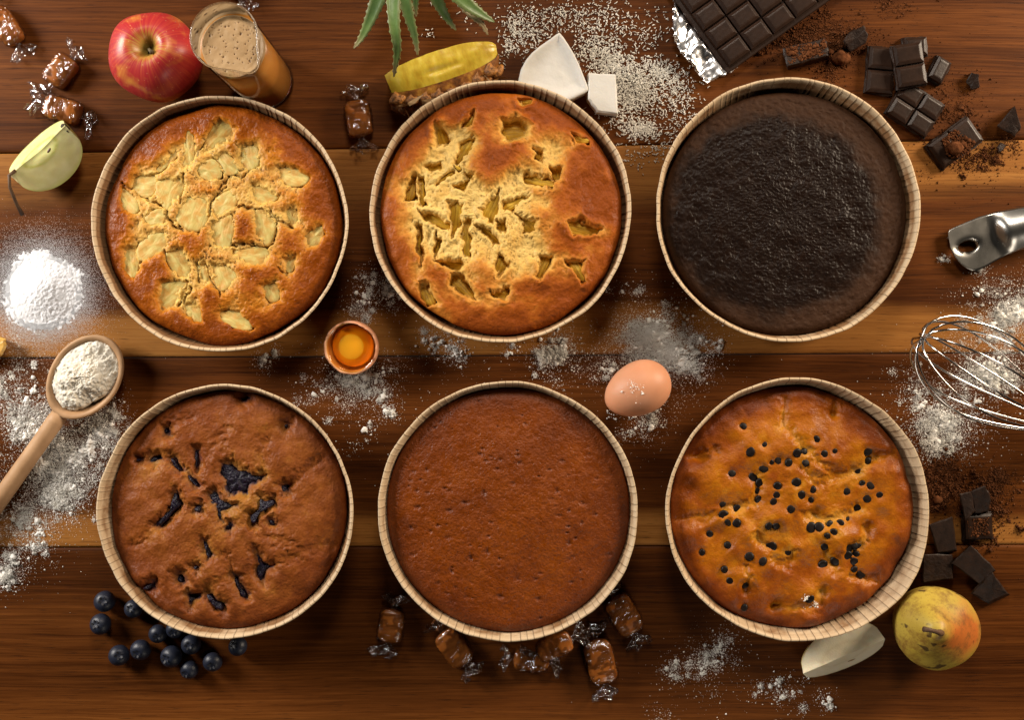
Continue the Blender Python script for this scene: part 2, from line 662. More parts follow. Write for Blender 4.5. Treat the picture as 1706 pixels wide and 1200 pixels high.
class Cake:
    """a cake as a height field over its round top, with browning as the crust's own colour"""

    def __init__(s, key, seed, nr=150, nth=500, wob=.012, edge_z=.0380, dome=.0060, round_w=.10):
        s.key, s.seed = key, seed
        _, _, _, s.cx, s.cy, s.R = CAKES[key]
        s.c = W(s.cx, s.cy, ZC)
        s.k = S * (H - ZC)
        r = np.linspace(0, 1, nr) ** .92
        th = np.linspace(0, 2 * PI, nth, endpoint=False)
        s.nr, s.nth = nr, nth
        rr, tt = np.meshgrid(r, th, indexing='ij')
        wo = 1 + wob * fbm(np.cos(tt) * 2.3 + seed, np.sin(tt) * 2.3, seed=seed, octv=3)
        s.rn = rr.reshape(-1)
        rad = rr * (1 + (wo - 1) * rr) * s.R
        s.U = (s.cx + rad * np.cos(tt)).reshape(-1)
        s.V = (s.cy - rad * np.sin(tt)).reshape(-1)
        e = np.clip((s.rn - (1 - round_w)) / round_w, 0, 1)
        s.z = edge_z + dome * (1 - s.rn ** 2) - .0075 * (1 - np.sqrt(np.clip(1 - e ** 2, 0, 1)))
        s.B = np.zeros_like(s.z)
        s.rough = np.full_like(s.z, .55)
        s.col = None

    def N(s, px, seed, octv=4, gain=.5):
        return fbm(s.U / px, s.V / px, seed=seed + s.seed * 101, octv=octv, gain=gain)

    def g(s, x, y, r, ry=None):
        return np.exp(-((s.U - x) / r) ** 2 - ((s.V - y) / (ry or r)) ** 2)

    def top(s, u, v):
        i = np.argmin((s.U - u) ** 2 + (s.V - v) ** 2)
        return float(s.z[i])

    def build(s, name, label, mat, sat=1.08):
        lum = s.col @ np.array([.3, .6, .1])
        s.col = np.clip(lum[:, None] + (s.col - lum[:, None]) * sat, .0025, .9)
        n = s.nr * s.nth
        V = np.stack([(s.U - s.cx) * s.k, -(s.V - s.cy) * s.k, s.z], 1)
        last = V[-s.nth:]
        side, sc, sr = [], [], []
        for f, sh in ((.35, .995), (.7, .975), (1.0, .93)):
            q = last.copy()
            q[:, :2] *= sh
            q[:, 2] = last[:, 2] * (1 - f) + .0022 * f
            side.append(q)
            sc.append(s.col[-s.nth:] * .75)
            sr.append(s.rough[-s.nth:])
        V = np.concatenate([V] + side)
        col = np.concatenate([s.col] + sc)
        ro = np.concatenate([s.rough] + sr)
        F = grid_faces(s.nr + 3, s.nth, wrap_v=True)
        s.o = mesh(name, V, F, mat, None, cols=col, attrs={'rough': ro}, loc=(s.c.x, s.c.y, 0))
        tag(s.o, label, "cake")
        return s.o

    def local(s, P, z):
        """pixel outline -> local coordinates of the cake at height z"""
        Q = wn(P, z)
        Q[:, 0] -= s.c.x
        Q[:, 1] -= s.c.y
        return Q


def lump(cake, name, poly_px, z, mat, dome=.0014, depth=.004, tilt=.05, seed=0, rough=.0003, ch=2):
    """a piece of fruit lying in a cake: rounded outline, domed top, its long side along local x; a part of the cake"""
    P = cake.local(chaikin(poly_px, ch), z)
    c = P.mean(0)
    D = P - c
    w, vec = np.linalg.eigh(D.T @ D)
    ax = vec[:, 1]
    a = math.atan2(ax[1], ax[0])
    Rm = np.array([[math.cos(a), math.sin(a)], [-math.sin(a), math.cos(a)]])
    D = D @ Rm.T
    if np.sum(D[:, 0] * np.roll(D[:, 1], -1) - np.roll(D[:, 0], -1) * D[:, 1]) < 0:
        D = D[::-1]
    n = len(D)
    rs = np.random.default_rng(seed + 999)
    tx, ty = rs.uniform(-tilt, tilt, 2)
    V = []
    for sc, dz in ((.97, -depth), (1.0, -.0006), (.97, .0), (.86, dome * .45), (.6, dome * .85), (.3, dome)):
        q = D * sc
        zz = dz + tx * q[:, 0] + ty * q[:, 1]
        if dz > 0:
            zz = zz + rough * vn(q[:, 0] * 300 + seed * 3, q[:, 1] * 500, seed=seed)
        V.append(np.concatenate([q, zz[:, None]], 1))
    V.append(np.array([[0, 0, dome]]))
    F = grid_faces(6, n, wrap_v=True).tolist() + [[5 * n + j, 5 * n + (j + 1) % n, 6 * n] for j in range(n)]
    o = mesh(name, np.concatenate(V), F, mat, cake.o)
    o.location = (c[0], c[1], z)
    o.rotation_euler = (0, 0, a)
    return o


def grow(p, f):
    p = np.asarray(p, float)
    c = p.mean(0)
    return c + (p - c) * f


def zoomed(x0, y0, k):
    return lambda pts: [(x0 + x * k, y0 + y * k) for x, y in pts]


PALE, GOLD, BROWN = (.70, .47, .145), (.50, .190, .028), (.215, .052, .0060)

# ---- apple cake
t = NT("apple_flesh_baked")
v = t.mapping(t.coord(), (60, 420, 60))
c = t.ramp(t.noise(v, 1.0, 4), [(.3, (.46, .34, .085)), (.55, (.60, .48, .160)), (.8, (.72, .61, .26))])
c = t.mix(t.math('MULTIPLY', t.ramp(t.noise(t.coord(), 130, 3), [(.42, (0, 0, 0)), (.62, (1, 1, 1))]), .75), c, (.55, .27, .05))
M['apple_baked'] = t.set(base=c, rough=.52, spec=.3, normal=t.bump(t.noise(v, 1.6, 4), .4, .0008))

q = zoomed(140, 150, .3749)
APPLE = [q(p) for p in [
    [(600, 130), (680, 170), (650, 215), (555, 275), (530, 275), (560, 200)], [(460, 185), (482, 205), (490, 290), (470, 350), (440, 345), (445, 250)],
    [(405, 262), (414, 300), (335, 364), (322, 352), (385, 280)], [(510, 340), (575, 305), (610, 380), (560, 400), (510, 370)],
    [(590, 295), (640, 285), (690, 355), (640, 375), (610, 350)], [(690, 250), (765, 248), (775, 340), (700, 350), (680, 300)],
    [(865, 345), (930, 345), (1000, 390), (960, 425), (890, 415)], [(745, 425), (830, 440), (860, 480), (790, 510), (740, 480)],
    [(220, 395), (300, 370), (330, 420), (280, 480), (215, 430)], [(330, 410), (420, 390), (440, 430), (400, 500), (370, 530), (335, 460)],
    [(165, 435), (240, 500), (235, 545), (165, 535), (158, 480)], [(265, 560), (350, 525), (355, 590), (300, 600)],
    [(430, 530), (465, 480), (540, 490), (545, 570), (500, 625), (420, 580)], [(575, 500), (640, 450), (675, 490), (650, 540), (590, 560), (575, 540)],
    [(570, 590), (650, 560), (660, 620), (640, 700), (590, 690), (568, 640)], [(765, 540), (820, 540), (848, 590), (820, 690), (770, 640), (755, 590)],
    [(245, 690), (300, 640), (360, 640), (365, 690), (300, 740), (250, 750)], [(175, 710), (225, 700), (240, 780), (220, 835), (180, 800)],
    [(380, 720), (440, 710), (470, 770), (460, 830), (415, 820), (375, 760)], [(665, 720), (760, 700), (815, 715), (805, 775), (720, 770)],
    [(565, 775), (640, 790), (680, 830), (620, 890), (590, 870)], [(500, 775), (540, 770), (555, 850), (520, 880)],
    [(340, 860), (450, 850), (455, 890), (400, 960), (340, 980), (325, 930)], [(440, 950), (500, 940), (525, 1030), (490, 1030), (450, 985)],
    [(610, 990), (690, 985), (745, 1060), (680, 1060), (610, 1020)], [(790, 870), (850, 850), (870, 930), (820, 940)],
    [(880, 545), (930, 520), (955, 580), (920, 605)], [(985, 650), (1050, 605), (1065, 640), (1030, 695), (990, 680)], [(890, 755), (935, 740), (930, 800), (900, 810)]]]
CRACK = [q(p) for p in [
    [(440, 370), (440, 440), (425, 495)], [(635, 430), (570, 490), (555, 560), (510, 628), (420, 600)], [(575, 150), (530, 240), (500, 290)],
    [(655, 690), (740, 690), (815, 708), (852, 650), (860, 580), (830, 545)], [(680, 520), (760, 525), (800, 535)], [(870, 580), (925, 608)], [(460, 860), (410, 960)],
    [(540, 775), (562, 850), (612, 925)], [(205, 430), (290, 490), (360, 530), (392, 600), (440, 622)], [(580, 310), (615, 385)], [(860, 790), (905, 830)],
    [(690, 1035), (748, 1068)], [(235, 690), (245, 770)], [(350, 715), (395, 795)], [(395, 290), (330, 370), (265, 400)], [(650, 360), (690, 390), (760, 340)], [(640, 380), (600, 440)],
    [(475, 880), (440, 935)], [(160, 420), (200, 440)], [(500, 770), (510, 860)]]]
k = Cake('apple', 1, wob=.020)
nearA = np.full(k.U.shape, 1e9)
for p in APPLE:
    nearA = np.minimum(nearA, poly_sd(k.U, k.V, p))
crk = np.full(k.U.shape, 1e9)
wu, wv = k.N(9, 61, 2) * 3, k.N(9, 62, 2) * 3
for p in CRACK:
    crk = np.minimum(crk, line_d(k.U + wu, k.V + wv, p))
B = .40 + .62 * sst(.68, .95, k.rn + .07 * k.N(60, 2)) + .16 * k.N(38, 3)
for x, y, r, a in [(720, 610, 62, .55), (490, 690, 70, .5), (310, 810, 85, .55), (560, 920, 62, .45), (770, 850, 95, .5), (915, 640, 70, .45), (545, 430, 60, .2), (700, 200, 70, .35), (880, 260, 110, .35),
                   (1010, 500, 90, .35), (450, 150, 90, .35), (300, 230, 80, .35), (130, 600, 60, .4), (640, 1060, 90, .3), (950, 830, 110, .35), (520, 555, 30, .2)]:
    (x, y), = q([(x, y)])
    B += a * k.g(x, y, r * .375)
B += .10 * k.N(11, 91, 3) + .07 * k.N(4, 92, 2)
B -= .55 * np.exp(-np.clip(nearA, 0, 99) / 7.5) + .14 * np.exp(-(crk / 6) ** 2)
lowb = 1 - sst(.25, .6, B)
k.z += .0013 * k.N(45, 5) + .0034 * (sst(.15, .75, B) - .5) + .0004 * k.N(9, 6) + .00025 * k.N(3.2, 7, 2) + lowb * (.0009 * k.N(10, 26, 3))
k.z -= .0030 * (1 - sst(-2.5, 5.0, nearA + 4.0 * k.N(9, 44, 3)))
k.z -= .0062 * np.exp(-(crk / 2.0) ** 2) * (.6 + .4 * k.N(7, 8, 2))
k.col = ramp3(B, [(0, PALE), (.30, (.60, .33, .09)), (.52, GOLD), (.78, (.33, .092, .0140)), (1, BROWN)])
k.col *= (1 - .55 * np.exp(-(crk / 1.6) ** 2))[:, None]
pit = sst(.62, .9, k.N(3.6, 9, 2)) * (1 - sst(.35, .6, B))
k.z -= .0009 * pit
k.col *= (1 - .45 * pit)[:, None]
k.rough = .46 + .08 * k.N(20, 12) - .05 * B
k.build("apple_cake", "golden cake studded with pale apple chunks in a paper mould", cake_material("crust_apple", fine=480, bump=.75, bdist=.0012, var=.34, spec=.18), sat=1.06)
for i, p in enumerate(APPLE):
    c = np.mean(p, 0)
    lump(k, "apple_chunk", grow(p, 1.28), k.top(*c) + .0010, M['apple_baked'], dome=.0004, tilt=.10, seed=i, ch=2, rough=.0009)

# ---- pineapple cake
t = NT("pineapple_baked")
v = t.mapping(t.coord(), (40, 520, 60))
c = t.ramp(t.noise(v, 1.0, 4), [(.32, (.34, .17, .016)), (.55, (.60, .37, .036)), (.8, (.74, .53, .09))])
M['pineapple_baked'] = t.set(base=c, rough=.45, spec=.2, normal=t.bump(t.noise(v, 1.0, 4), .8, .0012))
q = zoomed(600, 120, .3834)
PINE = [q(p) for p in [
    [(320, 225), (345, 230), (395, 285), (360, 315), (330, 310)], [(612, 215), (690, 205), (730, 235), (715, 285), (640, 300), (625, 260)], [(455, 215), (492, 178), (482, 235), (450, 240)],
    [(440, 310), (490, 285), (480, 335), (440, 390), (415, 385)], [(690, 110), (750, 115), (745, 140), (700, 140)], [(920, 270), (990, 290), (990, 310), (930, 305)], [(755, 340), (790, 335), (790, 380), (765, 375)],
    [(290, 405), (350, 395), (355, 420), (300, 430)], [(715, 450), (760, 445), (845, 485), (830, 500), (715, 480)], [(820, 420), (870, 415), (870, 465), (845, 470)],
    [(190, 550), (210, 475), (240, 445), (240, 550)], [(255, 455), (275, 470), (282, 570), (262, 570)], [(320, 490), (400, 432), (395, 455), (330, 495)], [(255, 610), (330, 620), (385, 660), (380, 685), (290, 650)],
    [(385, 580), (445, 575), (440, 650), (405, 715), (395, 650)], [(530, 600), (600, 520), (600, 590), (580, 655), (535, 625)], [(630, 570), (720, 545), (660, 600), (630, 600)],
    [(680, 615), (770, 655), (760, 690), (705, 695), (710, 650)], [(243, 680), (264, 672), (264, 830), (243, 770)], [(320, 750), (340, 708), (362, 740), (330, 800)], [(445, 650), (480, 650), (480, 795), (450, 790)],
    [(500, 660), (540, 670), (615, 740), (580, 750)], [(335, 825), (440, 818), (440, 862), (390, 852)], [(400, 880), (440, 870), (500, 980), (460, 970), (395, 920)], [(600, 800), (650, 840), (600, 880), (585, 850)],
    [(785, 800), (830, 820), (780, 900), (766, 880)], [(905, 660), (950, 640), (1040, 690), (1010, 705), (925, 705)], [(900, 825), (965, 830), (972, 915), (940, 880)], [(263, 925), (290, 918), (332, 1000), (290, 1010), (265, 970)],
    [(570, 965), (640, 940), (647, 970), (630, 990)], [(595, 650), (632, 650), (632, 692), (600, 690)], [(410, 498), (484, 470), (450, 515)], [(408, 405), (440, 415), (430, 432)], [(455, 440), (490, 455), (480, 470)]]]
k = Cake('pineapple', 2, wob=.016, dome=.0085)
near = np.full(k.U.shape, 1e9)
wu, wv = k.N(11, 61, 3) * 4.5, k.N(11, 62, 3) * 4.5
for p in PINE:
    near = np.minimum(near, poly_sd(k.U + wu, k.V + wv, grow(p, 1.14)))
B = .47 + .32 * sst(.74, .98, k.rn + .05 * k.N(60, 2)) + .12 * k.N(40, 3)
for x, y, r, a in [(590, 390, 120, .5), (570, 170, 110, .5), (800, 190, 100, .45), (980, 450, 140, .5), (1050, 600, 100, .4), (900, 730, 100, .4), (880, 940, 120, .45), (700, 1040, 140, .4), (500, 1060, 100, .35),
                   (830, 560, 65, .3), (540, 860, 60, .35), (190, 780, 60, .3), (130, 600, 60, .3), (230, 300, 100, .4), (340, 900, 55, .3), (410, 190, 55, .35), (340, 535, 40, .25), (670, 350, 80, .2),
                   (380, 420, 95, -.55), (300, 620, 85, -.5), (450, 600, 105, -.5), (540, 720, 75, -.42), (640, 550, 80, -.5), (740, 770, 55, -.62), (400, 770, 60, -.4), (840, 370, 60, -.45), (420, 300, 55, -.5),
                   (690, 450, 65, -.5), (520, 540, 60, -.4), (810, 575, 32, -.45), (650, 250, 75, -.25), (330, 720, 60, -.4), (560, 640, 60, -.2), (690, 640, 50, -.35)]:
    (x, y), = q([(x, y)])
    B += a * k.g(x, y, r * .383)
B += .16 * k.N(24, 94, 2) + .05 * k.N(5, 95, 2)
B -= .36 * np.exp(-np.clip(near, 0, 99) / 5.0)
pale = 1 - sst(.18, .5, B)
k.z += .0016 * k.N(45, 5) + .0058 * (sst(.05, .75, B) - .5) + .0004 * k.N(9, 6) + .0002 * k.N(3.2, 7, 2)
k.z += pale * (.0007 * k.N(15, 21, 2) - .0006 * sst(.35, .8, k.N(4.2, 22, 2)))
k.z -= (.0085 + .004 * k.N(30, 93, 2)) * (1 - sst(-5.5, 2.6, near))
k.z += .0014 * np.exp(-((near - 5) / 3.5) ** 2)
k.col = ramp3(B, [(0, (.75, .52, .170)), (.30, (.69, .42, .110)), (.52, (.56, .235, .040)), (.78, (.38, .100, .0120)), (1, (.24, .054, .006))])
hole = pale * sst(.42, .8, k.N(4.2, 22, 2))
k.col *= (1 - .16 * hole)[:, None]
inp = 1 - sst(-3.5, .6, near)
k.col = k.col * (1 - inp)[:, None] + np.array((.60, .38, .09)) * inp[:, None]
k.rough = .50 + .07 * k.N(20, 12)
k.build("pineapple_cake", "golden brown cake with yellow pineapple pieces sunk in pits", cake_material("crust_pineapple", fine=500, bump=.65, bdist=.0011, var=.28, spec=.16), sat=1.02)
for i, p in enumerate(PINE):
    c = np.mean(p, 0)
    lump(k, "pineapple_piece", grow(p, 1.24), k.top(*c) + .0022, M['pineapple_baked'], dome=.0012, tilt=.24, seed=i, rough=.0007)

# ---- chocolate cake
k = Cake('chocolate', 3, nr=170, nth=560, wob=.006, edge_z=.0365, dome=.0030, round_w=.07)
d = np.sqrt((k.U - 1290) ** 2 + ((k.V - 359) * 1.04) ** 2)
inn = sst(0, 34, 191 + 9 * k.N(34, 2) + 4 * k.N(9, 3, 2) - d)
ang = np.arctan2(k.V - 357, k.U - 1310)
rid = 1 - np.abs(fbm((k.U + .5 * k.V) / 8.0, (k.V - .3 * k.U) / 5.6, seed=71, octv=3))
rid2 = 1 - np.abs(fbm(k.U / 5.0 + 4, k.V / 4.4, seed=77, octv=3))
k.z += inn * (.0006 * (rid - .6) + .0005 * (rid2 - .6) + .0008 * k.N(26, 4)) + .0010
k.z += .0008 * k.N(60, 5) + (1 - inn) * (.0005 * k.N(6, 6, 3) - .0005 * sst(.5, .9, k.N(4, 8, 2)))
ca, cb = np.array((.0100, .0048, .0030)), np.array((.040, .0175, .0080))
mixv = np.clip(inn + .1 * k.N(12, 9), 0, 1)
k.col = ca * mixv[:, None] + cb * (1 - mixv)[:, None]
k.rough = .68 - .28 * inn + .05 * k.N(10, 10)
k.build("chocolate_cake", "near-black chocolate cake with a wrinkled shiny centre", cake_material("crust_chocolate", bump=.3, var=.35, spec=.15), sat=1.1)

# ---- blueberry cake
t = NT("blueberry_baked")
n = t.noise(t.coord(), 420, 4)
M['berry_baked'] = t.set(base=t.ramp(n, [(.35, (.0035, .0026, .0070)), (.6, (.0100, .0060, .0200)), (.8, (.034, .012, .050))]), rough=.32, spec=.32, normal=t.bump(n, 1.0, .0020))
q = zoomed(150, 620, .3833)
BERRY = [q(p) for p in [
    [(570, 400), (610, 400), (640, 430), (680, 430), (700, 450), (760, 450), (740, 475), (690, 490), (680, 530), (640, 520), (600, 540), (585, 500), (590, 470), (560, 440)],
    [(510, 530), (540, 515), (580, 560), (635, 580), (600, 600), (570, 610), (575, 655), (555, 640), (555, 590), (520, 565)], [(450, 590), (480, 580), (482, 605), (460, 612)], [(585, 690), (600, 650), (620, 660), (612, 695)],
    [(735, 545), (755, 565), (800, 555), (800, 580), (760, 600), (720, 625), (720, 660), (700, 660), (695, 625), (740, 600)], [(770, 640), (800, 650), (805, 670), (785, 665)], [(825, 495), (860, 495), (855, 530), (835, 525)],
    [(345, 375), (365, 375), (385, 415), (410, 430), (380, 432)], [(405, 425), (440, 458), (482, 500), (463, 502), (428, 462)], [(455, 340), (469, 340), (469, 400), (459, 427)], [(250, 370), (290, 365), (305, 385), (275, 402), (250, 390)],
    [(195, 379), (222, 377), (218, 390)], [(316, 243), (335, 243), (345, 275), (322, 277)], [(640, 110), (665, 103), (682, 120), (660, 137), (645, 125)],
    [(360, 535), (375, 520), (387, 560), (402, 580), (370, 600), (330, 652), (300, 674), (278, 665), (320, 640), (350, 600), (373, 575)], [(490, 735), (505, 740), (532, 800), (510, 815), (503, 775)], [(445, 850), (470, 840), (465, 864)],
    [(363, 885), (400, 878), (414, 915), (395, 927), (370, 905)], [(415, 962), (472, 980), (420, 1017)], [(498, 968), (525, 968), (547, 1000), (582, 1010), (577, 1042), (545, 1032)],
    [(613, 878), (640, 893), (652, 935), (682, 965), (677, 988), (655, 978), (633, 930)], [(715, 778), (737, 800), (747, 835), (792, 848), (757, 870), (745, 918), (730, 900), (720, 860), (733, 840)], [(225, 942), (272, 913), (272, 940), (240, 952)],
    [(843, 230), (862, 226), (850, 247)]]]
k = Cake('blueberry', 4, wob=.010, edge_z=.0365, dome=.008)
near = np.full(k.U.shape, 1e9)
wu, wv = k.N(8, 61, 3) * 3.2, k.N(8, 62, 3) * 3.2
for p in BERRY:
    near = np.minimum(near, poly_sd(k.U + wu, k.V + wv, p) + 1.3)
cr = np.full(k.U.shape, 1e9)
for p in [[(390, 590), (300, 690), (185, 765)], [(600, 800), (612, 900)], [(1000, 380), (890, 470), (840, 500)], [(1060, 750), (950, 770), (800, 840)], [(470, 430), (530, 330), (600, 250)], [(745, 450), (740, 380), (760, 300)],
          [(430, 1020), (480, 960), (590, 900)], [(330, 240), (420, 200)], [(560, 280), (580, 330), (640, 410)], [(700, 660), (760, 720), (870, 740)], [(280, 910), (300, 980)]]:
    cr = np.minimum(cr, line_d(k.U + 2 * wu, k.V + 2 * wv, q(p)))
B = .66 + .22 * sst(.78, .98, k.rn) + .14 * k.N(50, 3) - .46 * np.exp(-np.clip(near, 0, 99) / 7.0) - .10 * np.exp(-(cr / 7) ** 2)
B -= .18 * k.g(*q([(640, 560)])[0], 55)
B += .10 * k.N(13, 94, 3) + .06 * k.N(4, 95, 2)
k.z += .0022 * k.N(70, 5, 3) + .0009 * k.N(26, 15, 2) + .00030 * k.N(7, 6, 3) + .00014 * k.N(3, 7, 2)
k.z -= .0022 * np.exp(-(cr / 9) ** 2) + .0062 * np.exp(-np.clip(near, 0, 99) ** 2 / 85.0)
k.z -= .0042 * (1 - sst(-3.5, 1.0, near))
k.col = ramp3(B, [(0, (.42, .24, .060)), (.3, (.33, .140, .036)), (.55, (.235, .076, .021)), (.8, (.175, .050, .0150)), (1, (.11, .029, .008))])
st = 1 - sst(-1.5, 2.6, near + 2.2 * k.N(5, 88, 3))
halo = .55 * np.exp(-np.clip(near + 3 * k.N(9, 33, 2), 0, 99) / 3.2)
k.col = k.col * (1 - halo)[:, None] + np.array((.10, .030, .050)) * halo[:, None]
k.col = k.col * (1 - st)[:, None] + np.array((.014, .006, .018)) * st[:, None]
k.rough = .50 + .07 * k.N(18, 12)
k.build("blueberry_cake", "brown cake with dark purple burst blueberries in its cracks", cake_material("crust_blueberry", fine=520, bump=.65, bdist=.0011, var=.34, spec=.18), sat=1.1)
for i, p in enumerate(BERRY):
    c = np.mean(p, 0)
    cc = min(p, key=lambda a: (a[0] - c[0]) ** 2 + (a[1] - c[1]) ** 2)
    lump(k, "baked_blueberry", grow(p, .98), min(k.top(*c), k.top(*cc)) + .0022, M['berry_baked'], dome=.0016, tilt=.05, seed=i, rough=.0011, ch=2)

# ---- caramel cake
k = Cake('caramel', 5, nr=170, nth=560, wob=.004, edge_z=.0375, dome=.0055, round_w=.11)
rs = np.random.default_rng(21)
pit = np.zeros_like(k.z)
for i in range(95):
    a, rr = rs.uniform(0, 2 * PI), 190 * math.sqrt(rs.uniform(0, 1))
    w = rs.uniform(1.3, 3.3)
    st = rs.uniform(1, 2.2)
    pit = np.maximum(pit, k.g(k.cx + rr * math.cos(a), k.cy + rr * math.sin(a), w * st, w) * rs.uniform(.4, 1))
for x, y, r in [(807, 822, 4.5), (948, 905, 4), (862, 965, 5), (928, 818, 3.5), (785, 930, 4), (812, 920, 3.5)]:
    pit = np.maximum(pit, k.g(x, y, r, r * 1.3))
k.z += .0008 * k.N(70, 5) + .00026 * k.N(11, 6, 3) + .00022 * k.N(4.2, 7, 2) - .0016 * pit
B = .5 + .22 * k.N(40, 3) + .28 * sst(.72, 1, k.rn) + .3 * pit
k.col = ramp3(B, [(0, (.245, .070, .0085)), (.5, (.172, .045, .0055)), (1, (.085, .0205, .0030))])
k.rough = .40 + .10 * k.N(6, 12, 2) + .05 * sst(.8, 1, k.rn)
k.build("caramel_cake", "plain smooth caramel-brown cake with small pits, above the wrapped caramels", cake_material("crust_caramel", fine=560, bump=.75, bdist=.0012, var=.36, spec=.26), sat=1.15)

# ---- chocolate chip cake
t = NT("chocolate_chip")
n = t.noise(t.coord(), 300, 4)
M['chip'] = t.set(base=t.ramp(n, [(.3, (.0045, .0030, .0026)), (.7, (.0125, .0072, .0055))]), rough=.42, spec=.20, normal=t.bump(n, .3, .0006))
q = zoomed(1090, 610, .3917)
CHIP = q([(380, 258), (470, 335), (405, 362), (330, 457), (495, 408), (468, 432), (530, 400), (570, 412), (607, 370), (637, 365), (645, 410), (687, 313), (725, 377), (768, 368), (905, 362), (907, 403), (872, 455), (885, 500), (920, 507), (820, 532),
          (907, 562), (960, 553), (870, 607), (603, 497), (623, 548), (672, 525), (665, 568), (580, 608), (520, 548), (510, 578), (523, 510), (420, 472), (453, 498), (443, 530), (447, 570), (290, 587), (352, 608), (295, 635), (315, 665), (350, 668),
          (235, 715), (203, 793), (312, 762), (403, 810), (498, 768), (567, 793), (460, 830), (485, 680), (517, 680), (667, 687), (703, 687), (747, 675), (762, 708), (735, 722), (790, 670), (830, 657), (725, 767), (715, 845), (773, 830), (298, 865),
          (325, 915), (383, 932), (383, 1028), (660, 990), (850, 865), (878, 885), (828, 772), (872, 770), (822, 808), (858, 800), (850, 833), (850, 765)])
k = Cake('chip', 6, wob=.010, edge_z=.0350, dome=.0080, round_w=.10)
nearc = np.full(k.U.shape, 1e9)
for x, y in CHIP:
    nearc = np.minimum(nearc, np.sqrt((k.U - x) ** 2 + (k.V - y) ** 2))
cr = np.full(k.U.shape, 1e9)
wu, wv = k.N(9, 61, 2) * 3, k.N(9, 62, 2) * 3
for p in [[(110, 660), (240, 650), (340, 600)], [(140, 380), (200, 390), (260, 360)], [(560, 150), (560, 250), (620, 330), (760, 470), (870, 450), (940, 390), (1030, 380)], [(640, 440), (700, 490), (830, 470)], [(640, 640), (690, 640), (760, 660), (880, 610)],
          [(900, 690), (910, 740), (830, 790)], [(430, 720), (470, 760)], [(590, 800), (570, 850), (500, 830)], [(440, 480), (420, 580), (350, 620)], [(720, 960), (690, 1030), (520, 1030)], [(740, 800), (770, 880)], [(840, 900), (950, 920)], [(400, 860), (390, 960)], [(770, 205), (790, 170)]]:
    cr = np.minimum(cr, line_d(k.U + 1.5 * wu, k.V + 1.5 * wv, q(p)))
dim = np.zeros_like(k.z)
for x, y, r in [(770, 208, 20), (915, 690, 24), (720, 965, 30), (520, 1030, 22), (690, 632, 26), (930, 385, 30), (190, 385, 24), (440, 740, 20)]:
    (x, y), = q([(x, y)])
    dim = np.maximum(dim, k.g(x, y, r * .39))
B = .66 + .26 * sst(.75, .98, k.rn + .05 * k.N(50, 2)) + .20 * k.N(34, 3) - .20 * np.exp(-(cr / 8) ** 2) - .2 * dim - .08 * np.exp(-(nearc / 12) ** 2)
B -= .15 * k.g(*q([(640, 560)])[0], 85)
B += .07 * k.N(13, 94, 2) + .04 * k.N(4, 95, 2)
k.z += .0040 * k.N(50, 5, 2) + .0004 * k.N(16, 15, 2) + .00016 * k.N(4, 7, 2)
k.z -= .0030 * np.exp(-(cr / 8) ** 2) + .0045 * dim + .0019 * np.exp(-(nearc / 7.5) ** 2)
k.col = ramp3(B, [(0, (.56, .34, .075)), (.28, (.50, .225, .040)), (.5, (.38, .125, .013)), (.75, (.26, .067, .0070)), (1, (.145, .032, .004))])
k.rough = .40 + .05 * k.N(30, 12)
k.build("chocolate_chip_cake", "glossy golden cake dotted with dark chocolate chips", cake_material("crust_chip", bump=.5, var=.26, spec=.24))
cv, cf = lathe([(.0006, .0016), (.0022, .00165), (.0032, .0013), (.0036, .0004), (.0033, -.0012), (.0018, -.0032)], 16)
cf = [f for f in cf.tolist()] + [list(range(16))[::-1]]
chip_me = None
for i, (x, y) in enumerate(CHIP):
    z = k.top(x, y)
    P = k.local([(x, y)], z)[0]
    if chip_me is None:
        o = mesh("chocolate_chip", cv, cf, M['chip'], k.o)
        chip_me = o.data
    else:
        o = link(bpy.data.objects.new("chocolate_chip", chip_me), k.o)
    o.location = (P[0], P[1], z + random.uniform(-.0009, .0004))
    s_ = random.choice([.92, 1.1, 1.2, 1.28, 1.38]) * random.uniform(.93, 1.07)
    o.scale = (s_, s_ * random.uniform(.78, 1), random.uniform(.8, 1.3))
    o.rotation_euler = (random.uniform(-.28, .28), random.uniform(-.28, .28), random.uniform(0, 6))
CHIP_CAKE = k

# ------------------------------------------------------------------ more materials
def flesh(name, a, b, rough=.5, sss=.15, scale=60, bscale=500, bump=.25, spec=.4, stretch=(1, 1, 1)):
    t = NT(name)
    v = t.mapping(t.coord(), stretch)
    c = t.ramp(t.noise(v, scale, 4), [(.3, a), (.7, b)])
    return t.set(base=c, rough=rough, spec=spec, sss=sss, ssss=.004, sssr=(1.0, .6, .3), normal=t.bump(t.noise(v, bscale, 4), bump, .0006))


M['choc'] = simple("dark_chocolate", (.015, .0068, .0038), (.026, .0122, .0070), rough=.36, scale=90, bump=.25, bscale=260, spec=.26)
M['choc_cut'] = simple("broken_chocolate", (.012, .0056, .0034), (.028, .0135, .0080), rough=.5, scale=120, bump=.55, bscale=330, bdist=.0012, spec=.25)
M['cocoa'] = simple("cocoa_powder", (.075, .026, .010), (.15, .056, .022), rough=.95, scale=300, bump=.6, bscale=900, spec=.05)
M['flour'] = simple("flour", (.84, .82, .76), (.92, .90, .86), rough=.95, scale=120, bump=.5, bscale=700, spec=.05)
M['flour_heap'] = simple("spooned_flour", (.62, .56, .45), (.80, .76, .67), rough=.95, scale=160, bump=.8, bscale=520, bdist=.0012, spec=.05)
M['sugar'] = simple("sugar", (.80, .81, .84), (.88, .89, .91), rough=.85, scale=200, bump=.7, bscale=700, bdist=.0010, spec=.1)
M['coconut'] = flesh("coconut_flesh", (.52, .50, .45), (.63, .61, .57), rough=.5, sss=.12, bump=.5, scale=26, bscale=210)
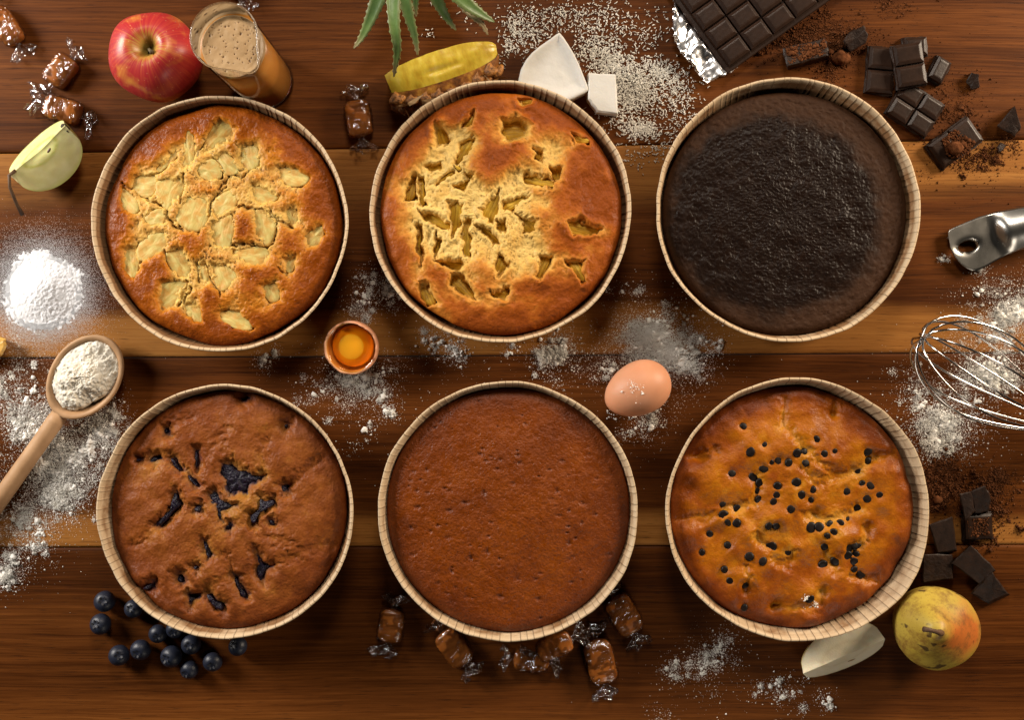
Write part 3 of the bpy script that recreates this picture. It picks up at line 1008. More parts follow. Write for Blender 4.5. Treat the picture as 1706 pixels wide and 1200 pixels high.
M['steel'] = metal("brushed_steel", (.46, .45, .42), .30, bs=.12, bscale=35)
M['wire'] = metal("steel_wire", (.62, .61, .60), .16)
M['foil'] = metal("aluminium_foil", (.86, .86, .88), .27, bs=.12, bscale=70)
M['spoon'] = simple("beech_wood", (.34, .195, .095), (.46, .28, .15), rough=.55, scale=40, bump=.25, bscale=260, spec=.3)
M['egg'] = NT("brown_eggshell")
t = M['egg']
v = t.coord()
c = t.ramp(t.noise(v, 30, 4), [(.3, (.55, .245, .130)), (.7, (.64, .30, .165))])
M['egg'] = t.set(base=c, rough=.48, spec=.35, sss=.08, ssss=.004, normal=t.bump(t.noise(v, 1300, 3), .25, .0003))
M['shell_in'] = flesh("eggshell_inside", (.82, .50, .28), (.88, .62, .40), rough=.35, sss=.2)
t = NT("egg_yolk")
M['yolk'] = t.set(base=(.85, .38, .018), rough=.12, spec=.5, sss=.25, ssss=.006, sssr=(1, .5, .1))
M['berry'] = NT("blueberry_skin")
t = M['berry']
v = t.coord()
n = t.noise(v, 130, 4)
c = t.ramp(n, [(.3, (.0055, .0065, .0125)), (.55, (.014, .018, .034)), (.8, (.045, .055, .085))])
M['berry'] = t.set(base=c, rough=.42, spec=.45, normal=t.bump(n, .15, .0004))
M['berry_crown'] = simple("blueberry_crown", (.006, .006, .009), (.020, .020, .028), rough=.6, scale=200)

t = NT("caramel")
v = t.coord()
c = t.ramp(t.noise(v, 70, 3), [(.3, (.22, .062, .010)), (.7, (.38, .125, .022))])
M['caramel'] = t.set(base=c, rough=.26, spec=.5, sss=.1, ssss=.004, coat=.35, coatr=.10, normal=t.bump(t.noise(v, 110, 3, .5, .6), .3, .0012))


# ------------------------------------------------------------------ red apple
def red_apple():
    t = NT("red_apple_skin")
    v = t.coord()
    sep = t.n('SeparateXYZ')
    t.l(v, sep.inputs[0])
    ang = t.math('ARCTAN2', sep.outputs[1], sep.outputs[0])
    rad = t.math('SQRT', t.math('ADD', t.math('POWER', sep.outputs[0], 2.0), t.math('POWER', sep.outputs[1], 2.0)))
    cm = t.n('CombineXYZ')
    ca, sa = t.math('COSINE', ang), t.math('SINE', ang)
    t.l(t.math('MULTIPLY', ca, 9.0), cm.inputs[0])
    t.l(t.math('MULTIPLY', sa, 9.0), cm.inputs[1])
    t.l(t.math('MULTIPLY', sep.outputs[2], 22.0), cm.inputs[2])
    streak = t.noise(cm.outputs[0], 1.6, 5, .65)
    patch = t.noise(v, 34, 3)
    red = t.ramp(streak, [(.30, (.32, .016, .024)), (.50, (.40, .026, .028)), (.74, (.52, .085, .030))])
    yel = t.ramp(streak, [(.3, (.60, .20, .035)), (.7, (.68, .36, .06))])
    f = t.ramp(patch, [(.54, (0, 0, 0)), (.72, (1, 1, 1))])
    c = t.mix(t.math('MULTIPLY', f, .9), red, yel)
    near = t.math('ADD', rad, t.math('MULTIPLY', t.math('SUBTRACT', streak, .5), -.040))
    g = t.ramp(near, [(.0055, (1, 1, 1)), (.0165, (0, 0, 0))])
    c = t.mix(t.math('MULTIPLY', g, .92), c, (.40, .27, .040))
    deep = t.ramp(rad, [(.003, (1, 1, 1)), (.0075, (0, 0, 0))])
    c = t.mix(t.math('MULTIPLY', deep, .8), c, (.10, .085, .02))
    sp = t.n('TexVoronoi')
    sp.inputs['Scale'].default_value = 260
    t.l(v, sp.inputs['Vector'])
    c = t.mix(t.math('MULTIPLY', t.ramp(sp.outputs[0], [(.09, (1, 1, 1)), (.16, (0, 0, 0))]), .35), c, (.75, .45, .22))
    skin = t.set(base=c, rough=.40, spec=.4, coat=.1, coatr=.25)
    root = empty("apple", W(255, 98, .037))
    root.location.z = 0
    tag(root, "whole red and yellow apple beside the glass of foamy drink", "apple")
    prof = []
    for i in range(30):
        a = PI * i / 29
        r = .0385 * math.sin(a) ** .82
        z = .036 + .034 * math.cos(a)
        top = math.exp(-(r / .0082) ** 2) * .0165 if a < PI / 2 else 0
        bot = math.exp(-(r / .010) ** 2) * .007 if a > PI / 2 else 0
        prof.append((max(r, .0003), z - top + bot))

    def fn(th, i, r, z):
        lo = 1 + .022 * np.cos(5 * th + .6) * min(1, i / 8) + .015 * np.cos(2 * th)
        return r * lo, z + .0012 * np.cos(th * 2 + 1) * (i < 15)
    v_, f_ = lathe(prof, 64, fn)
    o = mesh("skin", v_, f_[:, ::-1], skin, root)
    root.rotation_euler = (math.radians(-3), math.radians(3), 0)
    st, sf = tube([(0, 0, .053), (.0010, -.0012, .060), (.0035, -.0042, .0655), (.0050, -.0060, .067)], [.0017, .0014, .0015, .0021], 8)
    mesh("stem", st, sf, simple("apple_stem", (.035, .022, .010), (.16, .12, .05), rough=.7), root)


red_apple()


# ------------------------------------------------------------------ glass jug with a foamy drink
def glass_jug():
    b = W(441, 136, 0)
    root = empty("drink_glass", (b.x, b.y, 0))
    tag(root, "glass with a pouring lip filled with foamy light-brown drink beside the apple", "glass")
    h, R = .140, .0262
    sp = math.radians(-48)

    def spout(th, z):
        d = (th - sp + PI) % (2 * PI) - PI
        f = sst(.108, h, z)
        return R * (1 + f * (.36 * np.exp(-(d / .34) ** 2) - .035 * np.exp(-((np.abs(d) - .85) / .35) ** 2)))
    th = np.linspace(0, 2 * PI, 96, endpoint=False)
    zs = np.concatenate([[.0, .001, .004], np.linspace(.01, h, 30)])
    V = []
    for i, z in enumerate(zs):
        zz = np.full(96, z)
        rr = spout(th, zz) + (-.0012 if i == 0 else 0)
        V.append(np.stack([rr * np.cos(th), rr * np.sin(th), zz], 1))
    mesh("wall", np.concatenate(V), grid_faces(len(zs), 96, wrap_v=True), M['thin_glass'], root)
    rr = spout(th, np.full(96, h))
    P = np.stack([rr * np.cos(th), rr * np.sin(th), np.full(96, h)], 1)
    P = np.concatenate([P, P[:2]])
    tv, tf = tube(P, .0008, 8, caps=False)
    t = NT("clear_glass")
    gl = t.set(base=(.9, .9, .9), rough=.14, trans=1.0, ior=1.45)
    mesh("rim", tv, tf, gl, root)
    bv, bf = lathe([(.0005, .0006), (.020, .0006), (.0245, .0016), (.0252, .0040), (.0245, .0058), (.0005, .0062)], 64)
    mesh("base", bv, bf, gl, root)
    t = NT("brown_drink")
    n = t.noise(t.coord(), 30, 3)
    liq = t.set(base=t.ramp(n, [(.3, (.43, .175, .034)), (.7, (.50, .21, .045))]), rough=.25, spec=.5, sss=.2, ssss=.01, sssr=(1, .4, .1))
    rl = R - .0013
    lv, lf = lathe([(.0005, .0068), (rl, .0068), (rl, .06), (rl, .1085), (.0005, .1085)], 64)
    mesh("drink", lv, lf, liq, root)
    # foam with bubbles sunk into it
    t = NT("milk_foam")
    v = t.coord()
    c = t.ramp(t.noise(v, 60, 4), [(.3, (.36, .225, .105)), (.7, (.45, .30, .155))])
    c = t.mix(t.ramp(t.attr('bub'), [(.2, (0, 0, 0)), (.8, (1, 1, 1))]), c, (.12, .055, .018))
    foam = t.set(base=c, rough=.5, spec=.3, normal=t.bump(t.noise(v, 900, 3), .35, .0006))
    nr, nt = 60, 180
    r = np.linspace(0.0002, rl, nr)
    rr, tt = np.meshgrid(r, np.linspace(0, 2 * PI, nt, endpoint=False), indexing='ij')
    X, Y = (rr * np.cos(tt)).reshape(-1), (rr * np.sin(tt)).reshape(-1)
    Z = .1120 + .0014 * sst(rl - .004, rl, rr.reshape(-1)) + .0003 * vn(X * 250, Y * 250)
    bub = np.zeros_like(Z)
    rs = np.random.default_rng(4)
    for i in range(130):
        a, q_ = rs.uniform(0, 6.28), rl * math.sqrt(rs.uniform(0, .92))
        w = rs.choice([.00028, .0004, .0006, .00085], p=[.4, .36, .18, .06])
        bub = np.maximum(bub, np.exp(-((X - q_ * math.cos(a)) ** 2 + (Y - q_ * math.sin(a)) ** 2) / w ** 2))
    Z = Z - .0009 * bub
    edge = np.stack([rl * np.cos(tt[-1]), rl * np.sin(tt[-1]), np.full(nt, .1087)], 1)
    mesh("foam", np.concatenate([np.stack([X, Y, Z], 1), edge]), grid_faces(nr + 1, nt, wrap_v=True), foam, root, attrs={'bub': np.concatenate([bub, np.zeros(nt)])})


glass_jug()


# ------------------------------------------------------------------ fruit wedges: a sector of a turned fruit with two cut faces
def wedge(name, label, cat, centre, axis_deg, profile, a_left, a_right, tip_h, skin_m, flesh_m, core=None, stem=None, carve=.004, pitch=0.0):
    """profile: (x along the core, radius); a_left / a_right: degrees from straight down of the two cut faces"""
    root = empty(name, centre)
    root.rotation_euler = (0, pitch, math.radians(axis_deg))
    tag(root, label, cat)
    P = np.array(profile, float)
    n = len(P)
    ang = np.radians(np.linspace(-a_left, a_right, 26))
    V = []
    for a in ang:
        V.append(np.stack([P[:, 0], P[:, 1] * math.sin(-a), tip_h - P[:, 1] * math.cos(a)], 1))
    mesh("skin", np.concatenate(V), grid_faces(26, n), skin_m, root)
    rs = np.random.default_rng(3)
    for side, a in ((1, -math.radians(a_left)), (0, math.radians(a_right))):
        V, corev, edgev = [], [], []
        m = 28
        for j in range(m):
            f = j / (m - 1)
            rr = P[:, 1] * f
            # the core is scooped a little along the ridge
            dip = carve * np.exp(-(rr / .006) ** 2) * np.exp(-((P[:, 0] - .002) / (P[:, 0].max() * .5)) ** 2)
            dip = dip + .0003 * vn(P[:, 0] * 200, rr * 200, seed=side) * (j > 0)
            off = -dip
            nrm = np.array([-math.cos(a), -math.sin(a)]) * (-1 if side else 1)
            yy, zz = rr * math.sin(-a), tip_h - rr * math.cos(a)
            ny, nz = nrm[0] * off * (1 if side else 1), -abs(nrm[1]) * np.abs(off)
            V.append(np.stack([P[:, 0], yy + 0 * ny, zz - dip], 1))
            e_ = np.sqrt((P[:, 0] / (.62 * P[:, 0].max())) ** 2 + (rr / .0125) ** 2)
            corev.append(np.exp(-((e_ - .92) / .10) ** 2) * .8 + .45 * (e_ < .92))
            edgev.append(np.full(n, max(0.0, (f - .86) / .14)) if f < 1 else np.ones(n))
        mesh("cut_face", np.concatenate(V), grid_faces(m, n), flesh_m, root, attrs={'core': np.concatenate(corev), 'edge': np.concatenate(edgev)})
    if core is not None:
        core(root, tip_h)
    if stem is not None:
        sv, sf = tube(stem[0], stem[1], 7)
        mesh("stem", sv, sf, simple("fruit_stem", (.05, .025, .012), (.13, .07, .03), rough=.7), root)
    return root


t = NT("green_apple_flesh")
v = t.coord()
c = t.ramp(t.noise(v, 60, 4), [(.3, (.62, .58, .24)), (.7, (.74, .70, .38))])
c = t.mix(t.math('MULTIPLY', t.attr('core'), .75), c, (.42, .43, .085))
c = t.mix(t.math('MULTIPLY', t.attr('edge'), .7), c, (.44, .46, .08))
M['gapple'] = t.set(base=c, rough=.34, spec=.45, sss=.15, ssss=.004, normal=t.bump(t.noise(v, 500, 3), .15, .0004))
M['gapple_skin'] = simple("yellow_red_skin", (.36, .30, .06), (.48, .26, .07), rough=.35, scale=40, bump=0)


def apple_core(root, tip_h):
    v_, f_ = ball(8, 12)
    rs = np.random.default_rng(2)
    sm_ = simple("apple_seed", (.06, .022, .008), (.13, .05, .018), rough=.4)
    for x_, y_ in ((-.006, -.0042), (.007, -.0048)):
        o = mesh("seed", v_ * np.array([.0040, .0019, .0014]), f_, sm_, root)
        o.location = (x_, y_, tip_h - .0058)
        o.rotation_euler = (.8, 0, .25)
    o = mesh("blossom_end", v_ * np.array([.0035, .0048, .0022]) * (1 + .3 * vn(v_[:, 0] * 3, v_[:, 1] * 3, v_[:, 2] * 3)[:, None]), f_, simple("blossom_end", (.02, .013, .006), (.06, .04, .02), rough=.8), root)
    o.location = (.0300, .0, tip_h - .004)


prof = []
for i in range(34):
    a = PI * i / 33
    x = -.0345 * math.cos(a)
    r = .0345 * math.sin(a) ** .72
    prof.append((x * (1 - .16 * math.exp(-(r / .010) ** 2)), r))
wc = W(72, 258, .030)
wedge("apple_wedge", "cut wedge of green-fleshed apple with a long stem at the left edge", "apple wedge", (wc.x - .003, wc.y + .003, 0), 42, prof, 38, 58, .0345, M['gapple_skin'], M['gapple'],
      core=apple_core, stem=([(-.026, 0, .0345), (-.032, -.001, .038), (-.039, -.008, .036), (-.047, -.020, .026), (-.051, -.026, .018)], [.0017, .0015, .0014, .0015, .0019]), carve=.004)

t = NT("pear_flesh")
v = t.coord()
c = t.ramp(t.noise(v, 70, 4), [(.3, (.88, .80, .58)), (.7, (.92, .86, .68))])
c = t.mix(t.math('MULTIPLY', t.attr('core'), .25), c, (.55, .42, .20))
c = t.mix(t.math('MULTIPLY', t.attr('edge'), .5), c, (.60, .45, .16))
M['pear_flesh'] = t.set(base=c, rough=.38, spec=.4, sss=.12, ssss=.004, normal=t.bump(t.noise(v, 800, 4), .4, .0006))
M['pear_cut_skin'] = simple("pear_slice_skin", (.40, .27, .07), (.52, .37, .13), rough=.5, scale=50)
prof = []
for i in range(34):
    f = i / 33
    x = -.040 + .078 * f
    r = .0290 * max(0, 1 - (2 * f - 1) ** 2) ** .42 * (.80 + .20 * f)
    prof.append((x, max(float(r), .0004)))


def pear_core(root, tip_h):
    v_, f_ = ball(8, 12)
    o = mesh("core", v_ * np.array([.0085, .0040, .0022]), f_, simple("pear_core", (.22, .13, .05), (.40, .27, .12), rough=.5), root)
    o.location = (.006, -.0065, tip_h - .0115)


wc = W(1404, 1090, .015)
wedge("pear_slice", "white wedge of pear lying by the chocolate chip cake's mould and the pear", "pear slice", (wc.x, wc.y, 0), 23, prof, 84, 42, .0225, M['pear_cut_skin'], M['pear_flesh'], core=pear_core, carve=.001)


# ------------------------------------------------------------------ pear standing up, seen from its stem end
def whole_pear():
    t = NT("pear_skin")
    v = t.coord()
    n1 = t.noise(v, 42, 4)
    yel = t.ramp(n1, [(.3, (.40, .27, .035)), (.7, (.50, .37, .06))])
    sep = t.n('SeparateXYZ')
    t.l(v, sep.inputs[0])
    side = t.math('ADD', t.math('MULTIPLY', sep.outputs[0], 22.0), t.math('MULTIPLY', sep.outputs[1], 9.0))
    side = t.math('ADD', side, t.math('ADD', t.math('MULTIPLY', sep.outputs[2], 8.0), t.math('MULTIPLY', t.math('SUBTRACT', n1, .5), 1.5)))
    side = t.math('ADD', side, t.math('MULTIPLY', t.math('SUBTRACT', t.noise(v, 26, 5, .65), .5), 2.8))
    vd = t.n('VectorMath', operation='DISTANCE')
    t.l(v, vd.inputs[0])
    vd.inputs[1].default_value = (.012, -.004, .066)
    side = t.math('ADD', t.math('MULTIPLY', side, .55), t.math('SUBTRACT', .95, t.math('MULTIPLY', vd.outputs['Value'], 26.0)))
    f = t.ramp(side, [(.30, (0, 0, 0)), (.95, (1, 1, 1))])
    c = t.mix(t.math('MULTIPLY', f, .85), yel, (.47, .095, .018))
    sp = t.n('TexVoronoi')
    sp.inputs['Scale'].default_value = 420
    t.l(v, sp.inputs['Vector'])
    c = t.mix(t.math('MULTIPLY', t.ramp(sp.outputs[0], [(.13, (1, 1, 1)), (.24, (0, 0, 0))]), .45), c, (.20, .12, .02))
    rus = t.ramp(t.noise(v, 60, 6, .75), [(.47, (0, 0, 0)), (.64, (1, 1, 1))])
    c = t.mix(t.math('MULTIPLY', rus, .8), c, (.17, .075, .018))
    blem = t.ramp(t.noise(v, 85, 2), [(.63, (0, 0, 0)), (.68, (1, 1, 1))])
    c = t.mix(t.math('MULTIPLY', blem, .85), c, (.045, .022, .01))
    m = t.set(base=c, rough=.48, spec=.38, normal=t.bump(t.noise(v, 300, 4), .15, .0005))
    p = W(1560, 1047, .034)
    root = empty("pear", (p.x, p.y, 0))
    tag(root, "whole yellow pear with a red blush, stem end facing up", "pear")
    R = .0368
    prof = []
    for i in range(40):
        f = i / 39
        z = .097 * f
        if f < .42:
            r = R * math.sqrt(max(0, 1 - ((f - .36) / .36) ** 2)) if f < .36 else R
        else:
            g_ = (f - .42) / .58
            r = R * (1 - .60 * float(sst(0, .9, np.float64(g_))) ** .85) * math.sqrt(max(0, 1 - max(0, (g_ - .55) / .45) ** 2.0))
        prof.append((max(r, .0003), z))
    ph = math.radians(148)

    def fn(th, i, r, z):
        return r * (1 + .035 * np.cos(2 * th + 1) + .02 * np.cos(3 * th)), z
    V, F = lathe(prof, 60, fn)
    # the neck leans towards the middle of the table
    k = sst(.028, .097, V[:, 2])
    V[:, 0] += -.015 * k
    V[:, 1] += .0080 * k
    V[:, 2] -= .014 * k
    V[:, :2] += (vn(V[:, 0] * 60, V[:, 1] * 60, V[:, 2] * 60, seed=3) * .0012)[:, None]
    mesh("skin", V, F, m, root)
    a = V[-60:].mean(0)
    sv, sf = tube([a + (.001, -.001, -.003), a + (-.004, .001, .004), a + (-.011, .0035, .008), a + (-.018, .005, .010)], [.0032, .0021, .0017, .0024], 8)
    mesh("stem", sv, sf, simple("pear_stem", (.06, .028, .013), (.17, .085, .035), rough=.7), root)


whole_pear()


# ------------------------------------------------------------------ eggs
def eggs():
    n = 40
    prof = []
    for i in range(n):
        a = PI * i / (n - 1)
        x = math.cos(a)
        prof.append((max(.0235 * math.sin(a) * (1 - .13 * x), .0002), .0305 * x))
    V, F = lathe(prof, 48)
    V = np.stack([V[:, 2], V[:, 0], V[:, 1]], 1)         # long axis along x, sharp end at +x
    p = W(1062, 649, .024)
    o = mesh("egg", V, F, M['egg'], None)
    o.location = (p.x, p.y, .0236)
    o.rotation_euler = (0, 0, math.radians(180 + 27))
    tag(o, "whole brown egg dusted with specks of flour", "egg")

    # half shell holding a yolk
    p = W(589, 574, .030)
    root = empty("cracked_egg", (p.x, p.y, 0))
    tag(root, "half brown eggshell holding an orange yolk", "eggshell")
    R = .0238
    nth = 72
    th = np.linspace(0, 2 * PI, nth, endpoint=False)
    jag = .0026 * vn(np.cos(th) * 3.4, np.sin(th) * 3.4, seed=8) + .0026 * vn(np.cos(th) * 8, np.sin(th) * 8, seed=5)
    jag -= .0050 * np.exp(-(((th - 1.95 + PI) % (2 * PI) - PI) / .11) ** 2)
    jag -= .0026 * np.exp(-(((th - .25 + PI) % (2 * PI) - PI) / .30) ** 2)
    def shell(Rr, zoff):
        V = []
        for i in range(20):
            f = i / 19
            a = PI - f * PI * .57
            z = .026 + .026 * math.cos(a)
            rr = Rr * math.sin(a)
            dz = jag * f ** 6
            V.append(np.stack([np.maximum(rr, .0002) * np.cos(th), np.maximum(rr, .0002) * np.sin(th), np.full(nth, z + zoff * (1 - f)) + dz], 1))
        return V
    outer, inner = shell(R, .0), shell(R - .0011, .0011)
    mesh("shell", np.concatenate(outer + [inner[-1] * np.array([1, 1, 1])]), grid_faces(21, nth, wrap_v=True), M['egg'], root)
    mesh("membrane", np.concatenate(inner), grid_faces(20, nth, wrap_v=True)[:, ::-1], M['shell_in'], root)
    v_, f_ = ball(16, 28)
    y = v_ * np.array([.0186, .0186, .0092])
    o = mesh("yolk", y, f_, M['yolk'], root)
    o.location = (-.0008, .0006, .0172)
    t = NT("egg_white")
    tr = t.n('BsdfTransparent')
    tr.inputs[0].default_value = (1, .80, .42, 1)
    gl = t.n('BsdfGlossy')
    gl.inputs['Roughness'].default_value = .06
    fr = t.n('Fresnel')
    fr.inputs[0].default_value = 1.35
    mx = t.n('MixShader')
    t.l(fr.outputs[0], mx.inputs[0])
    t.l(tr.outputs[0], mx.inputs[1])
    t.l(gl.outputs[0], mx.inputs[2])
    t.l(mx.outputs[0], t.out.inputs[0])
    dv, df = lathe([(.0003, .0246), (.012, .0245), (.0198, .0244), (.0215, .0250), (.0221, .0262)], 48)
    mesh("egg_white", dv, df, t.m, root)
    root.rotation_euler = (math.radians(6), math.radians(-5), 0)


eggs()


# ------------------------------------------------------------------ wrapped caramels
def caramel(px, py, deg, L, Wd, label, z0=0.0, tilt=0.0, roll=0.0, tw=(.013, .013), seed=0, Hh=.0135, bend=(0, 0)):
    root = empty("wrapped_caramel", tuple(W(px, py, z0 + Hh * .7)))
    root.location.z = z0
    root.rotation_euler = (roll, tilt, math.radians(deg))
    tag(root, label, "caramel", "caramels in clear wrapping")
    rs = np.random.default_rng(seed + 50)
    ns, nt = 30, 36
    th = np.linspace(0, 2 * PI, nt, endpoint=False)

    def sup(t_, e):
        c, s_ = np.cos(t_), np.sin(t_)
        return np.sign(c) * np.abs(c) ** e, np.sign(s_) * np.abs(s_) ** e
    cy, cz = sup(th, .55)

    def hull(grow, wr, sd):
        V = []
        for i in range(ns):
            f = i / (ns - 1) * 2 - 1
            e = (1 - abs(f) ** 5.0) ** .34 if abs(f) < 1 else 0.0
            e = max(e, .10)
            x = f * (L / 2 + grow)
            y = cy * (Wd / 2 + grow) * e
            z = Hh / 2 + cz * (Hh / 2 + grow * .6) * (e ** .8)
            d = wr * (fbm(np.full(nt, x * 150), y * 150, z * 150, seed=sd, octv=3) + .6 * np.abs(vn(np.full(nt, x * 330), th * 2.2, seed=sd + 2)))
            V.append(np.stack([np.full(nt, x) + .3 * d, y + d * cy, np.maximum(z + d * cz, .0002)], 1))
        return np.concatenate(V), grid_faces(ns, nt, wrap_v=True).tolist() + [list(range(nt))[::-1], list(range((ns - 1) * nt, ns * nt))]
    v_, f_ = hull(0, .0009, seed)
    mesh("caramel", v_, f_, M['caramel'], root)
    v_, f_ = hull(.0008, .0014, seed + 11)
    mesh("wrapper", v_, f_, M['film'], root, smooth=False)
    for s_, w in ((-1, tw[0]), (1, tw[1])):
        if w <= 0:
            continue
        m = 12
        V = []
        b_ = bend[0] if s_ < 0 else bend[1]
        ph = rs.uniform(0, 6)
        for i in range(m):
            f = i / (m - 1)
            wd = .0022 + (.0078 * sst(.12, .85, np.float64(f))) * (1 if f < .9 else .93)
            th_ = .0020 + .0035 * sst(.15, 1, np.float64(f))
            fold = 1 + .42 * f * np.sin(5 * th + ph + 3 * f) + .25 * f * np.sin(11 * th + 2 * ph)
            y = np.cos(th) * wd * fold
            z = Hh * .42 + np.sin(th) * th_ * fold + .0022 * f * rs.uniform(-1, 1)
            x = L / 2 - .0005 + w * f + .0022 * f * np.sin(3 * th + ph)
            y = y + b_ * f * f * w
            V.append(np.stack([s_ * x, y, np.maximum(z, .0003)], 1))
        mesh("twist_end", np.concatenate(V), grid_faces(m, nt, wrap_v=True), M['film'], root, smooth=False)
    return root


caramel(8, 42, -57, .036, .019, "wrapped caramel cut by the left edge in the top left corner", seed=1)
caramel(100, 117, 52, .030, .021, "wrapped caramel pointing at the red apple, above the one touching the apple wedge", seed=2, bend=(.4, .3), tw=(.014, .012))
caramel(103, 182, -17, .034, .021, "wrapped caramel lying against the apple wedge's upper side", seed=3, tw=(.014, .013), bend=(0, -.5))
caramel(597, 196, -82, .033, .022, "single wrapped caramel left of the pineapple wedge", seed=4, bend=(.1, .2))
caramel(386, -31, -62, .030, .020, "wrapped caramel whose clear twist peeks in above the drink glass", seed=5, tw=(.012, .014))
caramel(651, 1044, -98, .030, .021, "leftmost wrapped caramel below the caramel cake, standing nearly upright in view", seed=6, bend=(.2, -.4))
caramel(756, 1081, -52, .035, .023, "slanted wrapped caramel half under the caramel cake's mould", seed=7)
caramel(885, 1102, -6, .032, .017, "lower of the two wrapped caramels crossing below the caramel cake", seed=8, tw=(.011, .012))
caramel(924, 1078, 24, .033, .019, "upper of the two wrapped caramels crossing below the caramel cake", z0=.0125, tilt=-.05, seed=9, tw=(.013, .014))
caramel(1001, 1104, -77, .040, .025, "lowest wrapped caramel, amber, right of the crossing pair", seed=10, tw=(.014, .013), bend=(.3, -.3))
caramel(1040, 1026, -60, .037, .024, "rightmost wrapped caramel, beside the caramel cake's mould rim", seed=12, tw=(.010, .014))


# ------------------------------------------------------------------ blueberries
def blueberries():
    v_, f_ = ball(14, 22)
    k = np.exp(-((v_[:, 0] ** 2 + v_[:, 1] ** 2) / .055)) * (v_[:, 2] > 0)
    v_ = v_.copy()
    v_[:, 2] = v_[:, 2] * .90 - .20 * k
    crown = []
    cf = []
    for i in range(5):
        a = 2 * PI * i / 5
        for da, r, z in ((-.45, .20, .80), (.45, .20, .80), (.30, .36, .90), (0, .44, .94), (-.30, .36, .90)):
            crown.append((r * math.cos(a + da), r * math.sin(a + da), z))
        cf.append([5 * i + j for j in range(5)])
    skin_me = crown_me = None
    spots = [(174, 1003, 17.6, "blueberry farthest to the upper left of the loose berries", 0, 0), (222, 1015, 15.5, "star-crowned blueberry touching the blueberry cake's mould on its left", .3, .2), (167, 1041, 17.8, "leftmost loose blueberry, below the upper left one", 0, 0),
             (263, 1057, 15.6, "blueberry under the mould rim beside the half hidden berry", .1, .2), (291, 1050, 14.8, "blueberry half hidden under the blueberry cake's mould rim", .1, 0), (198, 1093, 17.4, "lowest blueberry on the left side of the loose group", 0, .1),
             (234, 1084, 17.4, "blueberry right next to the lowest left berry", 0, 0), (285, 1095, 18.4, "largest blueberry, in the middle of the loose group", .1, .1), (318, 1075, 16.6, "blueberry close below the mould rim, above the large middle berry's right", .2, 0),
             (315, 1117, 15.6, "lowest of all the loose blueberries", .2, .2), (354, 1104, 16.2, "shiny blueberry with a bright highlight, right of the lowest one", .4, .3), (396, 1078, 16.0, "rightmost loose blueberry, half under the mould rim", .2, .4)]
    for x, y, r, lab, a, b in spots:
        rr = r * S * .985
        p = W(x, y, rr)
        if skin_me is None:
            o = mesh("blueberry", v_, f_, M['berry'])
            c = mesh("crown", np.array(crown), cf, M['berry_crown'], o, smooth=False)
            skin_me, crown_me = o.data, c.data
        else:
            o = link(bpy.data.objects.new("blueberry", skin_me))
            c = link(bpy.data.objects.new("crown", crown_me), o)
        o.location = (p.x, p.y, rr * .93)
        o.scale = (rr, rr, rr)
        o.rotation_euler = (a - .22 + random.uniform(-.2, .2), b + .1 + random.uniform(-.2, .2), random.uniform(0, 6))
        tag(o, lab, "blueberry", "loose blueberries")


blueberries()


